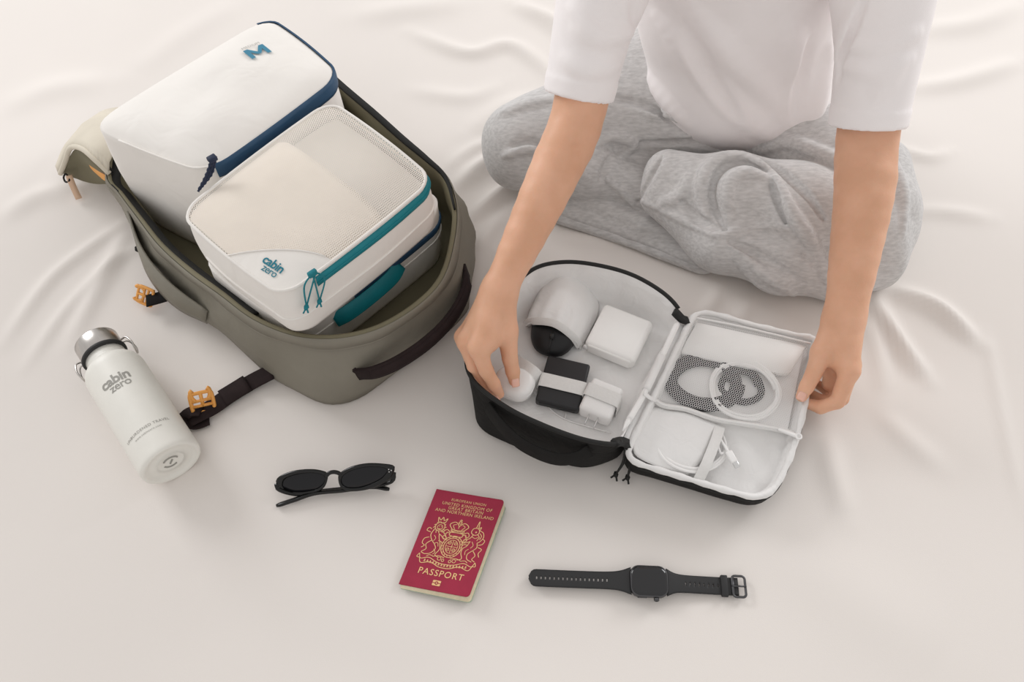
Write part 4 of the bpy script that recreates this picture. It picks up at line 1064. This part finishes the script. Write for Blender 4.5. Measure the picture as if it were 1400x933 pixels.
# portable drive
t, cc, X, Yv, w, h = boxed('power_bank', 'black power bank held by a white elastic band', 'power bank', (754,486), (811,499), (788,560), (727,545), .051, .016, .0035, M['black_pl'])
v, f = rbox((w * .84, .003, .0095), .0012, 2); mesh('end_cap', place(v, cc - Yv * (h / 2 - .0006), X, Yv), f, M['black_soft'], t)
def over(cc, X, Yv, w, h, th, y0, wid, name='elastic_band'):
    """elastic band across a boxed thing, held at the pouch floor"""
    hw = w / 2 + .0016; top = cc[2] + th / 2 + .0014
    P = [cc * V(1, 1, 0) - X * (hw + .001) + V(0, 0, FLOOR + .001), cc * V(1, 1, 0) - X * hw + V(0, 0, top - .004), cc * V(1, 1, 0) - X * (hw - .0035) + V(0, 0, top), cc * V(1, 1, 0) + V(0, 0, top + .0004),
         cc * V(1, 1, 0) + X * (hw - .0035) + V(0, 0, top), cc * V(1, 1, 0) + X * hw + V(0, 0, top - .004), cc * V(1, 1, 0) + X * (hw + .001) + V(0, 0, FLOOR + .001)]
    P = np.array([p * V(1, 1, 0) + Yv * V(1, 1, 0) * y0 + V(0, 0, p[2]) for p in P])
    up_ = np.array([unit((p - cc) * V(1, 1, 2.2) - Yv * ((p - cc) @ Yv)) for p in P])
    Ps = spline(P, 40); us = np.array([unit(u) for u in spline(up_, 40)])
    mesh(name, *strap(Ps, wid, .0012, us), M['elastic'], pou)
over(cc, X, Yv, w, h, .016, -.0045, .021)
# wall charger
t, cc, X, Yv, w, h = boxed('wall_charger', 'white wall charger with two flat metal prongs', 'charger', (811,514), (852,530), (836,575), (791,556), .058, .027, .0055, M['white_pl'], 4)
for k in (-1, 1):
    v, f = rbox((.0016, .016, .0065), .0005, 1); mesh('prong', place(v, cc + X * k * .0065 - Yv * (h / 2 + .007) + V(0, 0, .003), X, Yv), f, M['chrome'], t)
over(cc, X, Yv, w, h, .027, .004, .020)
# earbud case
ec = at(703, 525, .050); eX = unit(at(726, 535, .05) - at(684, 520, .05)); eY = np.cross(V(0, 0, 1), eX)
t = thing('earbud_case', 'glossy white rounded earbud case pinched between thumb and finger', 'case', (ec[0], ec[1], FLOOR))
rings = []
for q, z in ((.55, -.0125), (.8, -.0112), (.95, -.007), (1, -.001), (1, .001), (.95, .007), (.8, .0112), (.55, .0132), (.25, .014), (.02, .0142)):
    rr_ = rrect(.056, .046, .0205, 10) * (1 - (1 - q) * .62); rings.append(np.array([ec + eX * a + eY * b + V(0, 0, z) for a, b in rr_]))
mesh('body', *loft(rings), M['white_pl'], t)
rl = np.array([ec + eX * a + eY * b + V(0, 0, .0035) for a, b in rrect(.0556, .0456, .0205, 10)])
mesh('lid_seam', *tube(rl, .0006, 6, True), M['lining'], t)
P = spline(ats([(699,490,FLOOR+.002),(706,496,.050),(718,504,.061),(731,514,.058),(740,524,FLOOR+.002)]), 30)
mesh('elastic_band', *strap(P, .022, .0012, V(-.1, -.3, 1)), M['elastic'], pou)
# stylus along the hinge
sp = spline(ats([(851,590,.071),(884,532,.068),(926,443,.068)]), 30)
t = thing('stylus_pen', 'slim white stylus pen held along the pouch hinge', 'stylus', (sp[15][0], sp[15][1], .06))
mesh('barrel', *tube(sp[3:], .0042, 14), M['white_pl'], t); mesh('tip', *tube(sp[:4], np.array([.0008, .002, .0034, .0042]), 14), M['white_pl'], t)
mesh('stylus_sleeve', *tube(spline(ats([(883,534,.068),(893,513,.068),(905,487,.068)]), 12), .0054, 12), M['lining'], pou)
mesh('seam_tab', *strap(spline(ats([(880,538,.074),(890,545,.066),(897,548,.058)]), 8), .006, .0014, (0, 0, 1)), M['lining'], pou)
# cables and the slab behind the netting
def coil(cx, cy, rx, ry, z, turns, dr, seed=1, n=40):
    rg = random.Random(seed); c = at(cx, cy, z); P = []
    for i in range(int(turns * n)):
        a = 2 * math.pi * i / n; k = i / n
        P.append(c + V((rx + dr * k + .0015 * math.sin(3 * a + seed)) * math.cos(a), (ry + dr * k) * math.sin(a), .0012 * math.sin(1.5 * a + k)))
    return np.array(P)
t = thing('tablet', 'flat white slab behind the netting of the pouch lid', 'slab', tuple(at(1020, 465, .045)))
O = spline(ats([(955,441,.0550),(1020,455,.0550),(1095,471,.0550),(1100,476,.0550),(1084,503,.0550),(1074,511,.0550),(1010,500,.0550),(938,484,.0550),(933,478,.0550),(951,444,.0550)]), 50, True)
mesh('body', *slab(O, V(0, 0, 1), .009, .0015), M['white_soft'], t)
t = thing('charging_cable', 'coiled white charging cable behind the netting of the pouch lid', 'cable', tuple(at(1017, 533, .048)))
mesh('cord', *tube(coil(1017, 533, .0405, .0385, .0525, 3.2, .0026, 2), .0020, 8), M['cable'], t)
t = thing('charging_cable', 'coiled black cable behind the netting of the pouch lid', 'cable', tuple(at(965, 522, .046)))
mesh('cord', *tube(coil(963, 522, .036, .026, .0505, 5.0, .0036, 5), .0030, 8), M['cable_grey'], t)
c2 = np.vstack([coil(1013, 528, .022, .020, .0495, 2.2, .004, 4)]); mesh('cord_loop', *tube(c2, .0028, 8), M['cable_grey'], t)
cc2 = coil(945, 605, .040, .036, .0455, 3.0, .0022, 3)
t = thing('charging_cable', 'white cable with metal plug held by the elastic strap in the lid', 'cable', tuple(at(945, 605, .042)))
tail = spline(np.vstack([cc2[-1][None], ats([(985,620,.050),(978,592,.052),(988,606,.052),(997,620,.052)])]), 30)
mesh('cord', *tube(cc2, .0020, 8), M['cable'], t); mesh('cord_tail', *tube(tail, .0020, 8), M['cable'], t)
p0, p1, p2 = at(996, 618, .052), at(1004, 632, .051), at(1009, 639, .051); X = unit(p1 - p0)
v, f = rbox((np.linalg.norm(p1 - p0) * 1.1, .0095, .0055), .0018, 3); mesh('plug', place(v, (p0 + p1) / 2, X, np.cross(V(0, 0, 1), X)), f, M['white_pl'], t)
v, f = rbox((np.linalg.norm(p2 - p1) * 1.2, .0078, .0030), .0011, 3); mesh('plug_tip', place(v, (p1 + p2) / 2, X, np.cross(V(0, 0, 1), X)), f, M['chrome'], t)
# ------------------------------------------------------------------ the person
A3 = lambda *q: at(*q)
ER, WR = at(790, 158, .27), at(682, 398, .155)
EL, WL = at(1186, 188, .255), at(1155, 432, .125)
SR, SL = V(.137, .985, .52), V(.462, .965, .515)
def chain(P, pts, k=.004):
    d = None
    for (a, ra), (b, rb) in zip(pts[:-1], pts[1:]):
        q = rcone(P, a, b, ra, rb); d = q if d is None else smin(d, q, k)
    return d
J = lambda *q: (at(q[0], q[1], q[2]), q[3])
# right hand (reaching into the pouch)
RF = dict(index=[J(653,475,.142,.0122), J(664,506,.112,.0096), J(675,525,.088,.0086), J(683,539,.067,.0066)],
          middle=[J(638,467,.128,.0124), J(649,502,.098,.0098), J(660,524,.076,.0086), J(670,537,.056,.0066)],
          ring=[J(634,461,.110,.0115), J(645,495,.082,.0092), J(657,515,.062,.0082), J(668,525,.047,.0064)],
          little=[J(640,452,.094,.0100), J(650,480,.070,.0080), J(660,496,.055,.0072), J(670,505,.045,.0058)],
          thumb=[J(693,452,.124,.0140), J(697,489,.100,.0108), J(701,508,.085,.0094), J(703,521,.0755,.0076)])
RPALM = [((WR, .0205), RF['index'][0]), ((WR, .0205), RF['middle'][0]), ((WR, .0185), RF['ring'][0]), ((WR, .016), RF['little'][0]), (J(688,410,.146,.0175), RF['thumb'][0]), (J(668,440,.142,.0175), J(664,468,.134,.0150)), (J(664,468,.134,.0120), J(690,458,.120,.0110))]
# left hand (pinching the lid's edge)
LF = dict(index=[J(1162,507,.098,.0125), J(1145,549,.066,.0100), J(1122,557,.054,.0090), J(1103,552,.047,.0070)],
          middle=[J(1163,500,.080,.0125), J(1150,545,.047,.0100), J(1127,550,.036,.0088), J(1110,540,.033,.0068)],
          ring=[J(1161,490,.064,.0115), J(1154,530,.033,.0092), J(1133,535,.024,.0082), J(1118,526,.022,.0064)],
          little=[J(1158,478,.052,.0100), J(1154,510,.026,.0080), J(1138,515,.018,.0070), J(1126,508,.017,.0056)],
          thumb=[J(1124,482,.098,.0140), J(1112,512,.080,.0110), J(1103,529,.070,.0096), J(1096,542,.0635,.0078)])
LPALM = [((WL, .0235), LF['index'][0]), ((WL, .0225), LF['middle'][0]), ((WL, .020), LF['ring'][0]), ((WL, .018), LF['little'][0]), (J(1142,446,.114,.0190), LF['thumb'][0]), (J(1150,470,.105,.0185), J(1152,495,.094,.0160)), (J(1148,490,.090,.0125), J(1128,482,.094,.0120)), (J(1142,490,.078,.0170), J(1150,515,.062,.0145)), (J(1140,505,.066,.0130), J(1135,525,.050,.0110))]
def hand(P, palm, F, thumb_k=.006):
    d = None
    for a, b in palm:
        q = rcone(P, a[0], b[0], a[1], b[1]); d = q if d is None else smin(d, q, .010)
    fs = None
    for n_, pts in F.items():
        q = chain(P, pts, .003)
        c = (pts[1][0] + pts[2][0]) / 2
        fs = q if fs is None else smin(fs, q, .0016)
    d = smin(d, fs, .007)
    # creases over the middle joints
    for n_ in ('thumb', 'index'):
        pts = F[n_]; a, r = pts[1]; t = unit(pts[2][0] - pts[0][0])
        for o in (-.0030, 0, .0030):
            e = (P - np.float32(a + t * o)); h = np.abs(e @ np.float32(t)); rad = np.sqrt(np.einsum('ij,ij->i', e, e))
            d = d + np.float32(.0009) * np.exp(-(h / .0008) ** 2) * (rad < r * 1.5)
    return d
def armchain(S, E, W, r_el, r_mid, r_w, bend):
    P = spline(np.array([S, S * .5 + E * .5, E, E + (W - E) * .3 + bend, E + (W - E) * .68 + bend * .6, W]), 22)
    s = np.r_[0, np.cumsum(np.linalg.norm(np.diff(P, axis=0), axis=1))]
    e = s[np.argmin(np.linalg.norm(P - E, axis=1))]; L = s[-1] - e
    r = np.interp(s, [0, e * .6, e, e + L * .22, e + L * .5, e + L * .8, s[-1]], [.05, .043, r_el, r_mid, r_mid * .89, r_mid * .34 + r_w * .66, r_w])
    return list(zip(P, r))
ARM_R = armchain(SR, ER, WR, .0355, .0355, .0205, V(.004, .0, .004)); ARM_L = armchain(SL, EL, WL, .0390, .0390, .0245, V(.004, .0, .003))
def boxed_eval(P, pts, fn):
    q = np.array([p for p, _ in pts]); m = ((P > q.min(0) - .05) & (P < q.max(0) + .05)).all(1)
    d = np.full(len(P), .05, np.float32)
    if m.any(): d[m] = fn(P[m])
    return d
def body_sdf(P):
    P = P.astype(np.float32)
    d1 = smin(chain(P, ARM_R, .002), boxed_eval(P, [j for k in RF.values() for j in k] + [(WR, .02)], lambda Q: hand(Q, RPALM, RF)), .012)
    d2 = smin(chain(P, ARM_L, .002), boxed_eval(P, [j for k in LF.values() for j in k] + [(WL, .02)], lambda Q: hand(Q, LPALM, LF)), .012)
    d = np.minimum(d1, d2)
    d = smin(d, rcone(P, SR, SL, .045, .045), .03)
    d = smin(d, rcone(P, V(.30, 1.0, .50), V(.30, .99, .60), .055, .048), .03)
    head = smin(ellipsoid(P, V(.30, .955, .72), (.075, .092, .11)), rcone(P, V(.30, .89, .665), V(.30, .875, .645), .04, .03), .04)
    head = smin(head, rcone(P, V(.30, .862, .725), V(.30, .850, .690), .010, .014), .012)
    return smin(d, head, .03)
per = thing('person', 'person in white T-shirt and grey trousers sitting cross-legged, hands at the pouch', 'person', (.30, 1.0, 0))
v, f = surface_nets(body_sdf, (-.12, .40, .0), (.62, 1.10, .86), .0019, .012)
mesh('body', v, f, M['skin'], per)
v, f = surface_nets(lambda P: np.maximum(ellipsoid(P, V(.30, .985, .745), (.09, .10, .115)), -(ellipsoid(P, V(.30, .86, .69), (.075, .075, .10)))), (.18, .85, .6), (.42, 1.12, .89), .006, .03)
mesh('hair', v, f, M['hair'], per)
def nail(pts, L, Wd, side, lift=.0):
    """thin curved plate on the back of the last finger joint"""
    a, b = pts[-2][0], pts[-1][0]; t = unit(b - a); n_ = unit(side - t * (side @ t)); s = np.cross(t, n_); r = pts[-1][1]
    rows = []
    for u in np.linspace(-1, 1, 9):
        ln = L * math.sqrt(max(0, 1 - .75 * u * u)) if 0 else L
        row = []
        for w in np.linspace(-1, 1, 9):
            x = Wd * w / 2 * (1 - .12 * max(0, u) ** 2 - .25 * max(0, -u) ** 3); rr = r * 1.02 + .0006
            z = math.sqrt(max(1e-8, rr * rr - x * x))
            row.append(b + t * (L * u / 2 + r * .12) + s * x + n_ * (z - .0006 * max(0, u) - .0005 * max(0, -u) + lift))
        rows.append(np.array(row))
    o = mesh('fingernail', *loft(rows, closed=False), M['nail'], per); o.modifiers.new('thick', 'SOLIDIFY').thickness = .0006
    o.modifiers['thick'].offset = 0
vR = lambda p: unit(V(0, 0, CAMH) - p)
nail(RF['thumb'], .0115, .0110, unit(vR(RF['thumb'][-1][0]) + V(.25, -.1, .1)))
nail(LF['thumb'], .0115, .0112, unit(vR(LF['thumb'][-1][0]) + V(-.1, -.2, .1)))
nail(RF['index'], .0100, .0095, unit(V(-.6, -.5, .3)))
# ---- trousers
H_R, H_L = V(.215, 1.03, .105), V(.405, 1.01, .105)
K_R, K_L = at(712, 192, .085), at(1188, 285, .085)
def ch(P, pts, k=.02): return chain(P, [J(*q) for q in pts], k)
def legs(P):
    d = ellipsoid(P, V(.31, 1.07, .10), (.20, .15, .115))
    thR = smin(d, rcone(P, H_R, K_R, .090, .062), .03)
    thL = smin(d, rcone(P, H_L, K_L, .092, .070), .03)
    shR = ch(P, [(712,212,.068,.058),(800,230,.062,.048),(866,256,.042,.036),(930,298,.034,.028)])
    d = smin(smin(smin(thR, thL, .02), shR, .010), ch(P, [(850,215,.055,.035),(905,212,.065,.035)]), .012)
    hem = smin(ch(P, [(768,288,.014,.0135),(860,318,.014,.0135),(957,360,.0115,.011)], .006), ch(P, [(790,272,.022,.020),(880,310,.022,.020),(950,340,.014,.013)], .008), .006)
    d = smin(d, hem, .004)
    shL = ch(P, [(913,238,.100,.036),(1000,262,.098,.056),(1090,285,.095,.066),(1178,308,.076,.070)], .02)
    sk = ch(P, [(908,268,.078,.037),(985,325,.056,.050),(1070,362,.043,.042),(1150,380,.034,.034),(1195,368,.028,.028)], .02)
    kn = ch(P, [(1200,345,.045,.045),(1205,290,.060,.055),(1200,230,.065,.050)], .02)
    D = smin(smin(shL, sk, .020), kn, .03)
    d = smin(d, D, .0015)
    return np.maximum(d, .0025 - P[:, 2])
ridges = [([(1044,228),(1010,214),(974,224),(958,262),(966,304)],.011,.011), ([(1044,242),(1014,236),(994,256),(996,300)],.011,.009), ([(1060,242),(1070,262),(1086,295),(1112,335),(1130,385)],.010,.011),
          ([(1036,206),(1080,195),(1130,214),(1180,238)],.012,.010), ([(815,198),(838,186),(866,196),(848,214)],.009,.009), ([(872,272),(918,294),(973,319),(996,319),(1047,308),(1075,312)],.006,.0035),
          ([(996,326),(1030,362),(1085,402)],.011,.008), ([(690,213),(722,203),(762,216)],.010,.008), ([(684,160),(720,146),(765,136)],.012,.006), ([(817,236),(845,258),(868,284)],.006,.005),
          ([(880,152),(925,160),(958,182)],.012,.008), ([(1135,300),(1165,322),(1185,365)],.013,.007), ([(1212,200),(1232,260),(1232,320)],.010,.005), ([(900,280),(930,268),(945,240)],.012,.006),
          ([(1020,330),(1070,345),(1110,372)],.010,.006), ([(770,205),(790,225),(800,250)],.010,.006), ([(1000,345),(1040,385),(1080,405)],.010,.006)]
grooves = [([(1048,235),(1010,222),(983,236),(974,266),(985,302),(995,320)],.0050,.0085), ([(1055,250),(1068,286),(1077,310)],.0045,.008), ([(907,214),(892,240),(872,276)],.0045,.007), ([(872,194),(910,195),(950,194),(985,203)],.005,.007),
           ([(1030,215),(1066,234),(1102,266),(1126,300)],.0055,.009), ([(998,330),(1042,352),(1100,388)],.006,.007), ([(836,134),(881,144),(927,170),(958,190)],.006,.007), ([(930,272),(952,298),(984,314)],.006,.006), ([(836,215),(826,232),(822,250)],.005,.006), ([(700,200),(725,194),(758,203)],.005,.006)]
def trace(fn, src, sgn, zmin):
    out_ = []
    for pl, r, h in src:
        px_ = spline(np.array(pl, float), max(8, len(pl) * 4)); H, ok = march_many(fn, px_)
        pts = [H[i] + ray(*px_[i]) * (r - h) * sgn for i in range(len(px_)) if ok[i] and H[i][2] > zmin]
        n_ = len(pts)
        if n_ > 2: out_.append([(p, r * (.45 + .55 * math.sin(math.pi * i / (n_ - 1)) ** .6)) for i, p in enumerate(pts)])
    return out_
def carve(P, d, RD, GR, kr, kg):
    for c in RD:
        q0 = np.array([p for p, _ in c]); m = ((P > q0.min(0) - .04) & (P < q0.max(0) + .04)).all(1)
        if m.any(): d[m] = smin(d[m], chain(P[m], c, .002), kr)
    for c in GR:
        q0 = np.array([p for p, _ in c]); m = ((P > q0.min(0) - .04) & (P < q0.max(0) + .04)).all(1)
        if m.any(): d[m] = -smin(-d[m], chain(P[m], c, .002), kg)
    return d
RD, GR = trace(legs, ridges, 1, .004), trace(legs, grooves, -1, .004)
def trousers_sdf(P):
    P = P.astype(np.float32); d = carve(P, legs(P), RD, GR, .0055, .005)
    d += .0009 * np.sin(46 * P[:, 0] + 20 * P[:, 1] + 8 * np.sin(9 * P[:, 1])) + .0007 * np.sin(70 * P[:, 1] - 30 * P[:, 2] + 6 * np.sin(11 * P[:, 0]))
    return d
v, f = surface_nets(trousers_sdf, (-.10, .66, .0), (.74, 1.24, .26), .0025, .02)
tro = mesh('trousers', v, f, M['heather'], per)
cu = spline(ats([(750,283,.020),(800,291,.021),(865,304,.022),(920,330,.020),(977,353,.014),(966,371,.012),(920,356,.014),(860,334,.014),(800,313,.014),(754,297,.014)]), 80, True)
mesh('trouser_cuff', *slab(cu, V(0, 0, 1), .011, .003), M['heather'], tro)
# ---- T-shirt
hemR, hemL = at(791, 131, .285), at(1186, 172, .270)
axR, axL = unit(hemR - SR), unit(hemL - SL)
def torso(P):
    q = P.copy(); c = np.float32(1.03); q[:, 1] = (q[:, 1] - c) / .78 + c
    a = V(.350, 1.00, .175); b = V(.325, 1.02, .30); e = V(.305, 1.02, .45); g = V(.300, 1.03, .52)
    d = smin(rcone(q, a, b, .132, .142), rcone(q, b, e, .138, .155), .03)
    d = smin(d, rcone(q, e, g, .155, .10), .04) * .78
    d = smin(d, rcone(P, V(.310, .995, .175), V(.420, .985, .160), .075, .072), .04)
    d = smin(d, rcone(P, V(.340, .985, .165), V(.360, .968, .150), .065, .05), .04)
    return d
def shirt_base(P):
    sR = np.maximum(smin(rcone(P, SR, hemR, .064, .0455), rcone(P, SR + V(.06, .02, -.02), SR * .45 + hemR * .55 + V(.014, 0, 0), .06, .040), .03), (P - np.float32(hemR)) @ np.float32(axR))
    sL = np.maximum(smin(rcone(P, SL, hemL, .064, .0475), rcone(P, SL + V(-.06, .02, -.02), SL * .45 + hemL * .55 + V(-.012, 0, 0), .06, .041), .03), (P - np.float32(hemL)) @ np.float32(axL))
    return smin(torso(P), np.minimum(sR, sL), .012)
s_r = [([(862,60),(900,120),(940,165)],.014,.003), ([(905,20),(960,90),(1010,150),(1060,185)],.02,.004), ([(950,0),(1000,70),(1060,140)],.02,.003), ([(1130,60),(1120,120),(1105,180)],.016,.004), ([(1180,10),(1160,50),(1150,90)],.012,.004), ([(790,40),(820,50),(860,45)],.010,.004), ([(775,80),(800,95),(840,90)],.010,.003), ([(785,10),(810,40),(822,55)],.009,.004), ([(1165,60),(1200,65),(1250,45)],.010,.004), ([(1160,90),(1200,96),(1240,80)],.009,.0035), ([(1225,85),(1210,115),(1200,130)],.010,.003), ([(1075,20),(1085,90),(1070,150)],.02,.003)]
s_g = [([(866,5),(870,40),(872,68)],.005,.004), ([(1180,5),(1165,45),(1150,85),(1146,110)],.005,.006), ([(1110,60),(1098,120),(1090,170)],.014,.003), ([(925,30),(970,110),(1010,165)],.016,.003)]
SRD, SGR = trace(shirt_base, s_r, 1, .12), trace(shirt_base, s_g, -1, .12)
def shirt_sdf(P):
    P = P.astype(np.float32); d = shirt_base(P)
    d = carve(P, d, SRD, SGR, .012, .008)
    for S, hm, axx, r in ((SR, hemR, axR, .0455), (SL, hemL, axL, .0475)):
        h = (P - np.float32(hm)) @ np.float32(axx); near = np.linalg.norm(P - np.float32(hm), axis=1) < .09
        d = np.where(near, d - .0016 * np.clip((h + .024) / .002, 0, 1), d)
        d = np.where(near, np.maximum(d, h), d)
        d = np.maximum(d, -rcone(P, hm - axx * .05, hm + axx * .03, r - .0045, r - .0080))
    return d
v, f = surface_nets(shirt_sdf, (-.02, .72, .06), (.66, 1.22, .64), .0032, .02)
mesh('t_shirt', v, f, M['tshirt'], per)
